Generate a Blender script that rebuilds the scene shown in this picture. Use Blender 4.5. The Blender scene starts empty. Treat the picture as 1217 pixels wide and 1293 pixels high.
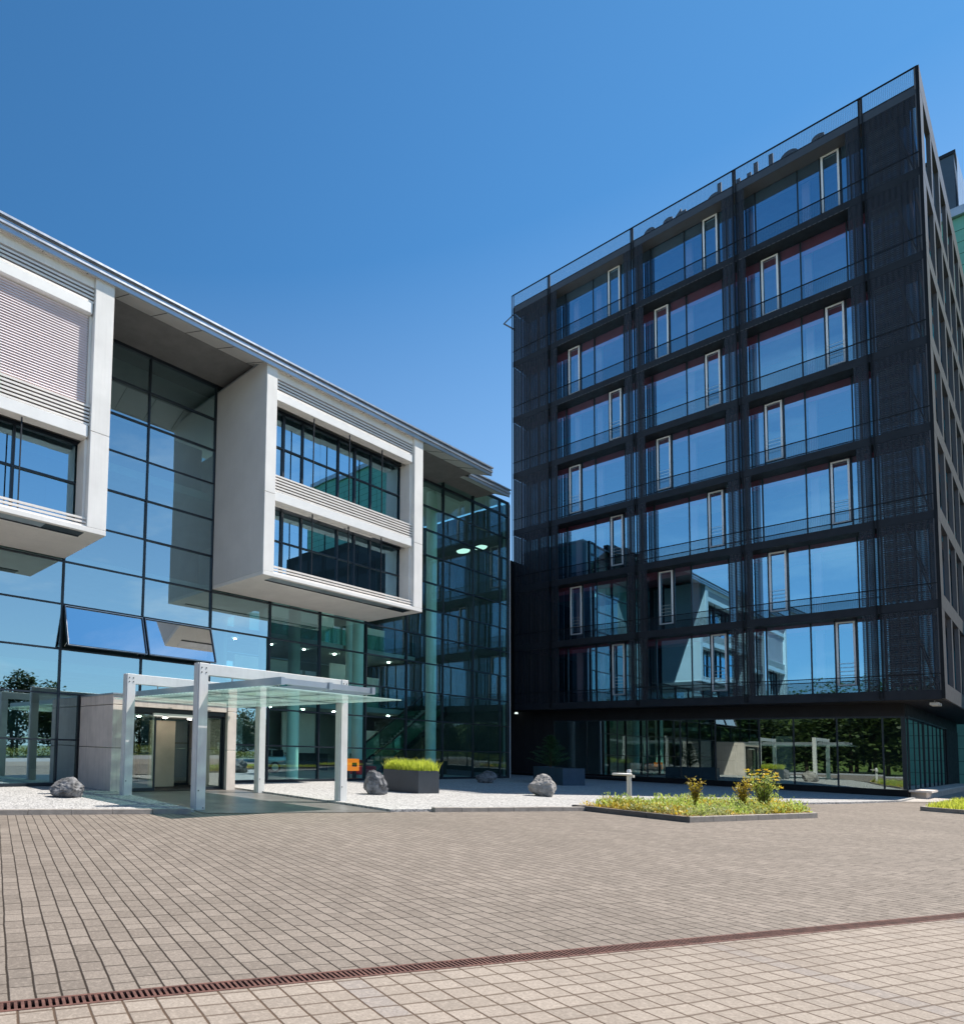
import bpy, bmesh, math, random
from mathutils import Vector, Matrix, noise
random.seed(7)
S = bpy.context.scene
COL = S.collection
rad = math.radians
TH = rad(-17.9)                      # direction of the paving and the drain
CU, SU = math.cos(TH), math.sin(TH)
def uv(u, v): return (CU*u - SU*v, SU*u + CU*v)
def inv_uv(x, y): return (CU*x + SU*y, -SU*x + CU*y)

# ------------------------------------------------------------------ materials
def new_mat(name):
    m = bpy.data.materials.new(name); m.use_nodes = True
    nt = m.node_tree; nt.nodes.clear()
    out = nt.nodes.new('ShaderNodeOutputMaterial')
    return m, nt, out
def N(nt, typ, **kw):
    n = nt.nodes.new('ShaderNode'+typ)
    for k, v in kw.items():
        if k.startswith('i_'): n.inputs[k[2:].replace('_', ' ')].default_value = v
        else: setattr(n, k, v)
    return n
def L(nt, a, b): nt.links.new(a, b)
def M_(nt, op, a, b=None, c=None, clamp=False):
    n = nt.nodes.new('ShaderNodeMath'); n.operation = op; n.use_clamp = clamp
    for i, x in enumerate((a, b, c)):
        if x is None: continue
        if isinstance(x, (int, float)): n.inputs[i].default_value = x
        else: L(nt, x, n.inputs[i])
    return n.outputs[0]
def mixc(nt, fac, a, b, blend='MIX'):
    n = nt.nodes.new('ShaderNodeMix'); n.data_type = 'RGBA'; n.blend_type = blend
    if isinstance(fac, (int, float)): n.inputs[0].default_value = fac
    else: L(nt, fac, n.inputs[0])
    for i, x in ((6, a), (7, b)):
        if isinstance(x, tuple): n.inputs[i].default_value = (*x[:3], 1)
        else: L(nt, x, n.inputs[i])
    return n.outputs[2]
def mapr(nt, v, a, b, c, d):
    n = nt.nodes.new('ShaderNodeMapRange'); n.inputs[1].default_value = a; n.inputs[2].default_value = b
    n.inputs[3].default_value = c; n.inputs[4].default_value = d; L(nt, v, n.inputs[0]); return n.outputs[0]
def ocoord(nt, scale=None):
    t = N(nt, 'TexCoord').outputs['Object']
    if scale:
        mp = N(nt, 'Mapping'); mp.inputs['Scale'].default_value = scale; L(nt, t, mp.inputs[0]); return mp.outputs[0]
    return t
def noise_t(nt, vec, scale, detail=4, rough=0.55):
    n = N(nt, 'TexNoise'); n.inputs['Scale'].default_value = scale; n.inputs['Detail'].default_value = detail
    n.inputs['Roughness'].default_value = rough; L(nt, vec, n.inputs['Vector']); return n.outputs['Fac']

def solid(name, col, rough=0.6, metal=0.0, var=0.12, scale=1.5, streak=0.0, bump=0.0, bscale=40, spec=0.5):
    """plain surface with mottling, optional vertical streaks and fine bump"""
    m, nt, out = new_mat(name)
    b = N(nt, 'BsdfPrincipled'); L(nt, b.outputs[0], out.inputs[0])
    b.inputs['Roughness'].default_value = rough; b.inputs['Metallic'].default_value = metal
    b.inputs['Specular IOR Level'].default_value = spec
    t = ocoord(nt)
    f = noise_t(nt, t, scale, 5)
    c = mixc(nt, mapr(nt, f, .3, .7, 0, 1), tuple(x*(1-var) for x in col), tuple(min(1, x*(1+var)) for x in col))
    if streak:
        t2 = ocoord(nt, (5, 5, .25)); f2 = noise_t(nt, t2, 2.2, 4)
        c = mixc(nt, mapr(nt, f2, .52, .75, 0, streak), c, tuple(x*.55 for x in col))
    L(nt, c, b.inputs['Base Color'])
    L(nt, mapr(nt, noise_t(nt, t, scale*3), .3, .7, rough*.85, min(1, rough*1.15)), b.inputs['Roughness'])
    if bump:
        bp = N(nt, 'Bump'); bp.inputs['Strength'].default_value = bump; bp.inputs['Distance'].default_value = .01
        L(nt, noise_t(nt, t, bscale, 4), bp.inputs['Height']); L(nt, bp.outputs[0], b.inputs['Normal'])
    return m
def glass(name, tint, refl=.35, grow=.65, gcol=(1, 1, 1), power=4.0, wav=0.0):
    """coated pane: see-through tint under a mirror coat that grows at grazing angles"""
    m, nt, out = new_mat(name)
    tr = N(nt, 'BsdfTransparent'); tr.inputs[0].default_value = (*tint, 1)
    gl = N(nt, 'BsdfGlossy'); gl.inputs['Color'].default_value = (*gcol, 1); gl.inputs['Roughness'].default_value = 0.0
    lw = N(nt, 'LayerWeight'); lw.inputs['Blend'].default_value = .5
    p = M_(nt, 'POWER', lw.outputs['Facing'], power)
    f = M_(nt, 'ADD', M_(nt, 'MULTIPLY', p, grow), refl, clamp=True)
    if wav:
        bp = N(nt, 'Bump'); bp.inputs['Strength'].default_value = wav; bp.inputs['Distance'].default_value = .01
        L(nt, noise_t(nt, ocoord(nt), .55, 1, .4), bp.inputs['Height']); L(nt, bp.outputs[0], gl.inputs['Normal'])
    mx = N(nt, 'MixShader'); L(nt, f, mx.inputs[0]); L(nt, tr.outputs[0], mx.inputs[1]); L(nt, gl.outputs[0], mx.inputs[2])
    L(nt, mx.outputs[0], out.inputs[0]); return m
def mesh_mat(name, col, openness=.4, pitch=.09, metal=.3):
    """expanded metal: opaque strands and open slots, slot rows along z"""
    m, nt, out = new_mat(name)
    b = N(nt, 'BsdfPrincipled'); b.inputs['Base Color'].default_value = (*col, 1); b.inputs['Roughness'].default_value = .45
    b.inputs['Metallic'].default_value = metal; b.inputs['Specular IOR Level'].default_value = .25
    tr = N(nt, 'BsdfTransparent')
    sx = N(nt, 'SeparateXYZ'); L(nt, ocoord(nt), sx.inputs[0])
    w = M_(nt, 'SINE', M_(nt, 'MULTIPLY', sx.outputs[2], 6.283/pitch))
    h = M_(nt, 'SINE', M_(nt, 'MULTIPLY', M_(nt, 'ADD', sx.outputs[1], sx.outputs[0]), 6.283/(pitch*2.1)))
    f = M_(nt, 'ADD', openness, M_(nt, 'ADD', M_(nt, 'MULTIPLY', w, .16), M_(nt, 'MULTIPLY', h, .1)), clamp=True)
    mx = N(nt, 'MixShader'); L(nt, f, mx.inputs[0]); L(nt, b.outputs[0], mx.inputs[1]); L(nt, tr.outputs[0], mx.inputs[2])
    L(nt, mx.outputs[0], out.inputs[0]); return m
def pavers(name, cw, rh, ca, cb, cj, stagger, grey=None, jw=.012, jr=.007):
    """stone setts in straight columns; object axes run along the rows"""
    m, nt, out = new_mat(name)
    b = N(nt, 'BsdfPrincipled'); L(nt, b.outputs[0], out.inputs[0]); b.inputs['Roughness'].default_value = .78
    b.inputs['Specular IOR Level'].default_value = .35
    t = ocoord(nt)
    # hand-laid joints wander a little
    wob = N(nt, 'TexNoise'); wob.inputs['Scale'].default_value = 1.3; wob.inputs['Detail'].default_value = 3; L(nt, t, wob.inputs['Vector'])
    va = N(nt, 'VectorMath', operation='MULTIPLY_ADD'); L(nt, wob.outputs['Color'], va.inputs[0]); va.inputs[1].default_value = (.03, .05, 0); L(nt, t, va.inputs[2])
    sx = N(nt, 'SeparateXYZ'); L(nt, va.outputs[0], sx.inputs[0])
    cu = M_(nt, 'DIVIDE', sx.outputs[0], cw); ci = M_(nt, 'FLOOR', cu); cf = M_(nt, 'SUBTRACT', cu, ci)
    wn = N(nt, 'TexWhiteNoise', noise_dimensions='1D'); L(nt, ci, wn.inputs['W'])
    rv = M_(nt, 'ADD', M_(nt, 'DIVIDE', sx.outputs[1], rh), M_(nt, 'MULTIPLY', wn.outputs['Value'], stagger))
    # alternate long and short setts
    rv = M_(nt, 'ADD', rv, M_(nt, 'MULTIPLY', M_(nt, 'SINE', M_(nt, 'MULTIPLY', rv, 2.2)), .17*(1 if stagger > .2 else .0)))
    ri = M_(nt, 'FLOOR', rv); rf = M_(nt, 'SUBTRACT', rv, ri)
    du = M_(nt, 'MULTIPLY', M_(nt, 'MINIMUM', cf, M_(nt, 'SUBTRACT', 1.0, cf)), cw)
    dv = M_(nt, 'MULTIPLY', M_(nt, 'MINIMUM', rf, M_(nt, 'SUBTRACT', 1.0, rf)), rh)
    edge = noise_t(nt, t, 28, 2)
    du2 = M_(nt, 'SUBTRACT', du, M_(nt, 'MULTIPLY', edge, .006)); dv2 = M_(nt, 'SUBTRACT', dv, M_(nt, 'MULTIPLY', edge, .006))
    ju = mapr(nt, du2, jw*.2, jw*.75, 1, 0); jv = mapr(nt, dv2, jr*.0, jr*.8, 1, 0)
    joint = M_(nt, 'MAXIMUM', ju, M_(nt, 'MULTIPLY', jv, .8))
    cx = N(nt, 'CombineXYZ'); L(nt, ci, cx.inputs[0]); L(nt, ri, cx.inputs[1])
    w2 = N(nt, 'TexWhiteNoise', noise_dimensions='3D'); L(nt, cx.outputs[0], w2.inputs['Vector'])
    c = mixc(nt, w2.outputs['Value'], ca, cb)
    s2 = N(nt, 'SeparateColor'); L(nt, w2.outputs['Color'], s2.inputs[0])
    c = mixc(nt, M_(nt, 'MULTIPLY', M_(nt, 'GREATER_THAN', s2.outputs[1], .9), .5), c, tuple(x*.68 for x in cb))
    if grey:
        per, gcol = grey[:2]
        k = M_(nt, 'MODULO', M_(nt, 'ADD', ci, 1000), per)
        g = M_(nt, 'COMPARE', k, float(grey[2]), .5)
        g = M_(nt, 'MULTIPLY', g, M_(nt, 'GREATER_THAN', s2.outputs[0], .15))
        c = mixc(nt, M_(nt, 'MULTIPLY', g, .55), c, gcol)
    big = noise_t(nt, t, .35, 5, .6)
    c = mixc(nt, mapr(nt, big, .4, .7, 0, .45), c, tuple(x*.66 for x in ca))
    st = noise_t(nt, t, 1.7, 6, .7)
    c = mixc(nt, mapr(nt, st, .58, .72, 0, .4), c, tuple(x*.5 for x in ca))
    fine = noise_t(nt, t, 55, 4, .7)
    c = mixc(nt, mapr(nt, fine, .38, .62, .5, 0), c, tuple(x*.5 for x in ca))
    f3 = noise_t(nt, t, 24, 3, .6)
    c = mixc(nt, mapr(nt, f3, .5, .68, 0, .35), c, tuple(min(1, x*1.25) for x in cb))
    sp = noise_t(nt, t, 9, 4, .7)
    c = mixc(nt, mapr(nt, sp, .6, .8, 0, .3), c, tuple(x*.5 for x in ca))
    c = mixc(nt, joint, c, cj)
    L(nt, c, b.inputs['Base Color'])
    hgt = M_(nt, 'ADD', M_(nt, 'MULTIPLY', M_(nt, 'SUBTRACT', 1.0, joint), 1.0), M_(nt, 'MULTIPLY', fine, .35))
    hgt = M_(nt, 'ADD', hgt, M_(nt, 'MULTIPLY', s2.outputs[2], .25))
    bp = N(nt, 'Bump'); bp.inputs['Strength'].default_value = .55; bp.inputs['Distance'].default_value = .008
    L(nt, hgt, bp.inputs['Height']); L(nt, bp.outputs[0], b.inputs['Normal'])
    return m
def leaf_mat(name, a, b_, trans=.3, scale=6):
    m, nt, out = new_mat(name)
    b = N(nt, 'BsdfPrincipled'); b.inputs['Roughness'].default_value = .55
    t = ocoord(nt); wn = noise_t(nt, t, scale, 3)
    c = mixc(nt, mapr(nt, wn, .3, .7, 0, 1), a, b_)
    L(nt, c, b.inputs['Base Color'])
    tl = N(nt, 'BsdfTranslucent'); L(nt, c, tl.inputs[0])
    mx = N(nt, 'MixShader'); mx.inputs[0].default_value = trans; L(nt, b.outputs[0], mx.inputs[1]); L(nt, tl.outputs[0], mx.inputs[2])
    L(nt, mx.outputs[0], out.inputs[0]); return m
def gravel_mat(name, a, b_, scale=19):
    m, nt, out = new_mat(name)
    b = N(nt, 'BsdfPrincipled'); L(nt, b.outputs[0], out.inputs[0]); b.inputs['Roughness'].default_value = .9
    t = ocoord(nt)
    v = N(nt, 'TexVoronoi'); v.inputs['Scale'].default_value = scale; L(nt, t, v.inputs['Vector'])
    s = N(nt, 'SeparateColor'); L(nt, v.outputs['Color'], s.inputs[0])
    c = mixc(nt, s.outputs[0], a, b_)
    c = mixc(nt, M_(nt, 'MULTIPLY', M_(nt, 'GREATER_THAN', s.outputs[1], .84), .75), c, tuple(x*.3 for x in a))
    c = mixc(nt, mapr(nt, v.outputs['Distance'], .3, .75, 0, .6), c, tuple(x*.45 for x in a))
    c = mixc(nt, mapr(nt, noise_t(nt, t, 1.1, 5, .65), .5, .75, 0, .3), c, tuple(x*.62 for x in a))
    L(nt, c, b.inputs['Base Color'])
    bp = N(nt, 'Bump'); bp.inputs['Strength'].default_value = .9; bp.inputs['Distance'].default_value = .02; bp.invert = True
    L(nt, v.outputs['Distance'], bp.inputs['Height']); L(nt, bp.outputs[0], b.inputs['Normal'])
    return m

MT = {}
MT['shaded_wall_grey'] = solid('shaded_wall_tone', (.66, .655, .65), .8, var=.05, scale=.9, streak=.08, bump=.2)  # bay sides greyed to paint in their shade against the front panels
MT['concrete'] = solid('fair_concrete', (.82, .8, .77), .75, var=.07, scale=.9, streak=.12, bump=.15)
MT['concrete_dirty'] = solid('weathered_concrete', (.7, .62, .57), .8, var=.1, scale=1.6, streak=.4, bump=.25)
MT['white_metal'] = solid('white_painted_metal', (.85, .84, .82), .45, var=.04)
MT['louver'] = solid('louver_aluminium', (.8, .75, .7), .5, metal=.1, var=.06)
MT['zinc'] = solid('zinc_flashing', (.5, .53, .57), .35, metal=.7, var=.08)
MT['roof'] = solid('grey_roof_membrane', (.2, .2, .2), .8)
MT['soffit'] = solid('painted_soffit_board', (.66, .65, .63), .7, var=.04)
MT['frame'] = solid('dark_blue_grey_aluminium', (.018, .028, .04), .4, metal=.2)
MT['black'] = solid('black_metal', (.012, .014, .018), .4, metal=.2)
MT['tower_metal'] = solid('anthracite_metal', (.009, .01, .013), .5, metal=.1, var=.2, spec=.2)
MT['tower_ledge'] = solid('anthracite_ledge_plate', (.022, .025, .032), .55, metal=.1, var=.2, spec=.25)
MT['maroon'] = solid('brown_ceiling_board', (.85, .3, .42), .6, var=.1)
MT['band'] = solid('roof_band', (.05, .06, .08), .5)
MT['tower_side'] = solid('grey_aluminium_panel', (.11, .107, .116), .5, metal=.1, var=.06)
MT['dark_panel'] = solid('dark_fibre_panel', (.026, .025, .028), .6, var=.15, spec=.25, streak=.3)
MT['sash_white'] = solid('silver_sash_frame', (.95, .95, .96), .4, metal=.1, var=.04)
MT['interior'] = solid('interior_plaster', (.82, .83, .82), .8, var=.05)
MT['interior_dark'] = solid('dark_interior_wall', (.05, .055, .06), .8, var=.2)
MT['interior_mid'] = solid('grey_interior_wall', (.3, .33, .32), .8, var=.08)
MT['slab_grey'] = solid('interior_floor_slab', (.45, .46, .45), .8)
MT['blind'] = solid('pale_blind_slats', (.9, .8, .81), .5, metal=.0, var=.05)
MT['blind_dark'] = solid('grey_blue_blind', (.2, .25, .3), .6)
MT['cream'] = solid('cream_panel', (.5, .43, .33), .7)
MT['orange'] = solid('orange_paint', (.95, .22, .02), .5)
MT['red'] = solid('red_paint', (.45, .03, .03), .5)
MT['white_lamp_paint'] = solid('white_cast_metal', (.66, .64, .6), .5)
MT['galv'] = solid('brushed_steel', (.7, .7, .69), .45, metal=.15, var=.06, scale=3, streak=.2)
MT['planter'] = solid('anthracite_planter', (.055, .065, .08), .38, metal=.3, var=.15)
MT['planter_blue'] = solid('slate_blue_planter', (.06, .1, .15), .42, metal=.3, var=.15)
MT['corten'] = solid('rusty_cast_iron', (.12, .055, .042), .75, var=.45, scale=12, bump=.4)
MT['pit'] = solid('drain_pit', (.006, .005, .005), .9)
MT['kerb'] = solid('kerb_stone', (.3, .27, .24), .85, var=.2, scale=4, bump=.5)
MT['kerb_dark'] = solid('dark_kerb_stone', (.13, .12, .11), .85, var=.25, scale=4, bump=.5)
MT['soil'] = solid('bed_soil', (.28, .17, .08), .95, var=.35, scale=9, bump=.8)
MT['asphalt'] = solid('asphalt', (.3, .3, .31), .85, var=.1, scale=.8, bump=.3)
MT['grass_ground'] = leaf_mat('lawn_ground', (.06, .1, .02), (.12, .17, .035), 0.0, 2)
MT['stone'] = solid('boulder_stone', (.15, .15, .155), .9, var=.85, scale=5, bump=1.0, bscale=16)
MT['stone_pale'] = solid('pale_boulder_stone', (.3, .285, .27), .9, var=.4, scale=4, bump=1.0, bscale=16)
MT['pad'] = None
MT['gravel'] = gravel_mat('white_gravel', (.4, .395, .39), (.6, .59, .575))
MT['gravel_far'] = gravel_mat('pale_chippings', (.42, .38, .34), (.52, .48, .44), 14)
MT['car'] = solid('silver_car_paint', (.5, .54, .56), .25, metal=.5, var=.03)
MT['rubber'] = solid('tyre_rubber', (.02, .02, .02), .8)
MT['bark'] = solid('bark', (.09, .06, .04), .9, var=.3, scale=8, bump=.6)
MT['leaf_dark'] = leaf_mat('woodland_leaf', (.016, .035, .01), (.07, .11, .025), .25, .35)
MT['leaf_hill'] = leaf_mat('hill_leaf', (.08, .14, .02), (.2, .27, .06), .3, .15)
MT['leaf_lime'] = leaf_mat('lime_grass', (.45, .55, .05), (.72, .76, .14), .5, 9)
MT['leaf_conifer'] = leaf_mat('conifer_needle', (.03, .085, .035), (.07, .17, .06), .2, 7)
MT['leaf_green'] = leaf_mat('bed_green', (.28, .4, .06), (.55, .64, .16), .5, 5)
MT['leaf_sage'] = leaf_mat('bed_sage', (.28, .34, .14), (.48, .5, .18), .4, 5)
MT['leaf_yellow'] = leaf_mat('yellow_shoot', (.5, .32, .04), (.5, .48, .06), .35, 8)
MT['petal'] = leaf_mat('yellow_petal', (.75, .5, .02), (.8, .62, .05), .3, 8)
MT['hedge'] = leaf_mat('hedge_leaf', (.12, .15, .02), (.3, .33, .03), .3, 2)
MT['glass_office'] = glass('office_glass', (.4, .72, .68), .52, .45, (.68, .92, 1.0), 3.0, .06)
MT['glass_atrium'] = glass('atrium_glass', (.62, 1.0, .93), .13, .6, (.8, .95, 1.0), 3.0, .04)  # office glass with a weaker mirror coat, standing in for a darker reflection
MT['glass_bay'] = glass('bay_glass', (.3, .5, .55), .58, .42, (.55, .88, 1.05), 3.0, .06)
MT['glass_sash'] = glass('sash_glass', (.5, .55, .62), .85, .15, (1, 1, 1), 3.0, .04)
MT['glass_tower'] = glass('tower_glass', (.75, .66, .72), .52, .5, (.36, .78, 1.08), 3.0, .03)
MT['glass_ground'] = glass('ground_glass', (.45, .6, .56), .36, .6, (.85, 1.0, .95), 3.0, .05)
MT['glass_door'] = glass('door_glass', (.55, .75, .68), .3, .7, (.9, 1.0, .96), 3.5)
MT['glass_rail'] = glass('balustrade_glass', (.45, .75, .68), .15, .6, (.8, 1, .95))
MT['mesh'] = mesh_mat('dark_metal_mesh', (.034, .036, .044), .21)
MT['mesh_rail'] = mesh_mat('railing_mesh', (.02, .026, .036), .66, .03)
MT['mesh_top'] = mesh_mat('parapet_mesh', (.12, .14, .18), .7, .03)

def canopy_glass():
    m, nt, out = new_mat('frosted_canopy_glass')
    tr = N(nt, 'BsdfTransparent'); tr.inputs[0].default_value = (.6, .82, .77, 1)
    df = N(nt, 'BsdfTranslucent'); df.inputs[0].default_value = (.8, .95, .92, 1)
    d2 = N(nt, 'BsdfDiffuse'); d2.inputs[0].default_value = (.75, .87, .84, 1)
    gl = N(nt, 'BsdfGlossy'); gl.inputs['Roughness'].default_value = .03
    sx = N(nt, 'SeparateXYZ'); L(nt, ocoord(nt), sx.inputs[0])
    # printed frit lines
    w = M_(nt, 'SINE', M_(nt, 'MULTIPLY', sx.outputs[1], 6.283/.17))
    a = N(nt, 'MixShader'); a.inputs[0].default_value = .35; L(nt, df.outputs[0], a.inputs[1]); L(nt, d2.outputs[0], a.inputs[2])
    b = N(nt, 'MixShader'); L(nt, M_(nt, 'ADD', .55, M_(nt, 'MULTIPLY', w, .2)), b.inputs[0]); L(nt, tr.outputs[0], b.inputs[1]); L(nt, a.outputs[0], b.inputs[2])
    lw = N(nt, 'LayerWeight'); f = M_(nt, 'ADD', M_(nt, 'MULTIPLY', M_(nt, 'POWER', lw.outputs['Facing'], 4.0), .6), .08)
    c = N(nt, 'MixShader'); L(nt, f, c.inputs[0]); L(nt, b.outputs[0], c.inputs[1]); L(nt, gl.outputs[0], c.inputs[2])
    L(nt, c.outputs[0], out.inputs[0]); return m
MT['canopy_glass'] = canopy_glass()
def emit(name, col, st):
    m, nt, out = new_mat(name); e = N(nt, 'Emission'); e.inputs[0].default_value = (*col, 1); e.inputs[1].default_value = st
    L(nt, e.outputs[0], out.inputs[0]); return m
MT['lamp'] = emit('lamp_glow', (.85, 1, .93), .75)
MT['orange_glow'] = emit('orange_added_glow', (1, .2, .02), .75)  # glow added to lift the stand out of the dim lobby
MT['downlight'] = emit('downlight_glow', (1, .95, .85), 32)
MT['paver_up'] = pavers('upper_setts', .174, .205, (.205, .172, .143), (.29, .247, .208), (.025, .017, .011), 1.0, jw=.0105)
MT['paver_low'] = pavers('lower_setts', .222, .152, (.3, .252, .208), (.375, .32, .268), (.085, .055, .035), .06, grey=(17.0, (.25, .23, .225), 8), jw=.012, jr=.013)
MT['pad'] = pavers('entrance_slabs', .9, .3, (.15, .143, .135), (.19, .182, .172), (.07, .066, .062), 0.5, jw=.006, jr=.006)
MT['pad'].node_tree.nodes['Principled BSDF'].inputs['Roughness'].default_value = .38
MT['side_pave'] = pavers('side_slabs', .5, .5, (.46, .42, .38), (.52, .48, .44), (.2, .18, .16), 0.0, jw=.01, jr=.01)

# ------------------------------------------------------------------ mesh helpers
class MB:
    def __init__(s): s.v = []; s.f = []; s.mi = []; s.cur = 0
    def quad(s, *p):
        i = len(s.v); s.v += [tuple(q) for q in p]; s.f.append(tuple(range(i, i+len(p)))); s.mi.append(s.cur)
    def box(s, x0, x1, y0, y1, z0, z1):
        if x0 > x1: x0, x1 = x1, x0
        if y0 > y1: y0, y1 = y1, y0
        if z0 > z1: z0, z1 = z1, z0
        s.hexa([(x0,y0,z0),(x1,y0,z0),(x1,y1,z0),(x0,y1,z0),(x0,y0,z1),(x1,y0,z1),(x1,y1,z1),(x0,y1,z1)])
    def hexa(s, p):
        i = len(s.v); s.v += [tuple(q) for q in p]
        for f in ((0,3,2,1),(4,5,6,7),(0,1,5,4),(1,2,6,5),(2,3,7,6),(3,0,4,7)):
            s.f.append(tuple(i+k for k in f)); s.mi.append(s.cur)
    def bar(s, a, b, w, h=None):
        a, b = Vector(a), Vector(b); h = h or w; d = (b-a).normalized()
        up = Vector((0,0,1)) if abs(d.z) < .95 else Vector((1,0,0))
        r = d.cross(up).normalized()*w/2; u = r.cross(d).normalized()*h/2
        s.hexa([a-r-u, a+r-u, b+r-u, b-r-u, a-r+u, a+r+u, b+r+u, b-r+u])
    def tube(s, pts, r, n=10, caps=True):
        pts = [Vector(p) for p in pts]; rr = r if isinstance(r, (list, tuple)) else [r]*len(pts)
        i0 = len(s.v)
        for k, p in enumerate(pts):
            d = (pts[min(k+1, len(pts)-1)] - pts[max(k-1, 0)]).normalized()
            up = Vector((0,0,1)) if abs(d.z) < .9 else Vector((1,0,0))
            a = d.cross(up).normalized(); b = d.cross(a).normalized()
            for q in range(n):
                t = 2*math.pi*q/n; s.v.append(tuple(p + a*math.cos(t)*rr[k] + b*math.sin(t)*rr[k]))
        for k in range(len(pts)-1):
            for q in range(n):
                a = i0+k*n+q; b = i0+k*n+(q+1) % n
                s.f.append((a, b, b+n, a+n)); s.mi.append(s.cur)
        if caps:
            s.f.append(tuple(i0+q for q in range(n))); s.mi.append(s.cur)
            s.f.append(tuple(i0+(len(pts)-1)*n+q for q in range(n))[::-1]); s.mi.append(s.cur)
    def prism(s, poly, z0, z1):
        i = len(s.v); n = len(poly)
        s.v += [(x, y, z0) for x, y in poly] + [(x, y, z1) for x, y in poly]
        s.f.append(tuple(range(i, i+n))[::-1]); s.mi.append(s.cur)
        s.f.append(tuple(range(i+n, i+2*n))); s.mi.append(s.cur)
        for k in range(n):
            a, b = i+k, i+(k+1) % n; s.f.append((a, b, b+n, a+n)); s.mi.append(s.cur)
    def build(s, name, mat, parent=None, loc=None, smooth=False, bevel=0.0):
        me = bpy.data.meshes.new(name); me.from_pydata(s.v, [], s.f)
        for m in (mat if isinstance(mat, (list, tuple)) else [mat]): me.materials.append(MT[m] if isinstance(m, str) else m)
        if len(me.materials) > 1: me.polygons.foreach_set('material_index', s.mi)
        bm = bmesh.new(); bm.from_mesh(me); bmesh.ops.recalc_face_normals(bm, faces=bm.faces); bm.to_mesh(me); bm.free()
        if smooth: me.polygons.foreach_set('use_smooth', [True]*len(me.polygons))
        me.update()
        return link(name, me, parent, loc, bevel)
def link(name, me, parent=None, loc=None, bevel=0.0):
    o = bpy.data.objects.new(name, me); COL.objects.link(o)
    if parent is not None:
        o.parent = parent; o.location = loc if loc is not None else tuple(-x for x in parent.location)
    elif loc is not None: o.location = loc
    if bevel:
        b = o.modifiers.new('edge', 'BEVEL'); b.width = bevel; b.segments = 1; b.limit_method = 'ANGLE'; b.angle_limit = rad(40)
    return o
def tag(o, label=None, cat=None, group=None, kind=None):
    if label: o['label'] = label
    if cat: o['category'] = cat
    if group: o['group'] = group
    if kind: o['kind'] = kind
    return o
def empty(name, loc, label, cat, group=None):
    o = bpy.data.objects.new(name, None); COL.objects.link(o); o.location = loc; o.empty_display_size = .3
    return tag(o, label, cat, group)
def pane(mb, a, b, axis, pos, z0, z1, j=.004):
    """one pane, each with its own slight tilt so that reflections break at the joints"""
    t = [random.uniform(-j, j) for _ in range(3)]
    o = (t[0], t[1], t[1]+t[2], t[0]+t[2])
    c = [(a, z0), (b, z0), (b, z1), (a, z1)]
    if axis == 'y': mb.quad(*[(x, pos+o[i], z) for i, (x, z) in enumerate(c)])
    else: mb.quad(*[(pos+o[i], x, z) for i, (x, z) in enumerate(c)])

# ------------------------------------------------------------------ ground
def sheet(name, poly, z, mat, rot=False, label=None, cat=None, kind='structure', thick=0.0):
    """poly in world coordinates; rot: object axes turned to the paving direction"""
    if rot: poly = [inv_uv(*p) for p in poly]
    mb = MB()
    if thick: mb.prism(poly, z-thick, z)
    else: mb.quad(*[(x, y, z) for x, y in poly])
    o = mb.build(name, mat)
    if rot: o.rotation_euler.z = TH
    return tag(o, label, cat, kind=kind)
sheet('ground', [(-1500,-1500),(1500,-1500),(1500,1500),(-1500,1500)], -.06, 'grass_ground')
VD = 4.19; HW = .078
def uvp(*ps): return [uv(*p) for p in ps]
sheet('plaza', uvp((-22, VD+HW), (75, VD+HW), (75, 70), (-22, 70)), 0.0, 'paver_up', True)
sheet('forecourt', uvp((-22, -5), (75, -5), (75, VD-HW), (-22, VD-HW)), 0.0, 'paver_low', True)
sheet('road', uvp((-200, -17), (200, -17), (200, -5.2), (-200, -5.2)), -.004, 'asphalt', True)
sheet('lane', uvp((-34, -5.0), (-22.2, -5.0), (-22.2, 90), (-34, 90)), -.003, 'asphalt', True)
# entrance path, gravel
def KL(x): return 12.38 - .323*(x-8.3)          # base line of the kerb
GZ = .07
sheet('path', [(9.15, KL(9.15)+.02), (14.1, KL(14.1)+.02), (14.35, 12.2), (15.0, 18.2), (14.8, 20.4), (9.7, 20.4), (9.8, 18.0)], .012, 'pad', True)
mb = MB()
mb.prism([(-3, KL(-3)+.16), (8.6, KL(8.6)+.16), (9.05, KL(9.1)+.4), (9.78, 18.0), (9.62, 18.02), (9.62, 20.4), (-3, 20.4)], -.005, GZ)
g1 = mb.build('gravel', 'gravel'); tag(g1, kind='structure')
mb = MB()
mb.prism([(14.16, KL(14.16)+.1), (15.2, KL(15.2)+.16), (20.9, KL(20.9)+.3), (26.6, 7.6), (31.6, 6.5), (36.5, 5.2), (41.4, 4.35), (45.95, 4.35), (45.95, 24), (39.2, 24), (38.9, 20.4), (14.9, 20.4), (15.06, 18.2), (14.41, 12.2)], -.005, GZ)
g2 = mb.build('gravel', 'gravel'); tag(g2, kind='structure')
sheet('pavement', [(41.4, 4.3), (46, 4.35), (46, 4.0), (75, 4.0), (75, 1.9), (48, 2.4), (44.5, 2.9)], .02, 'side_pave', True)

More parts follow.
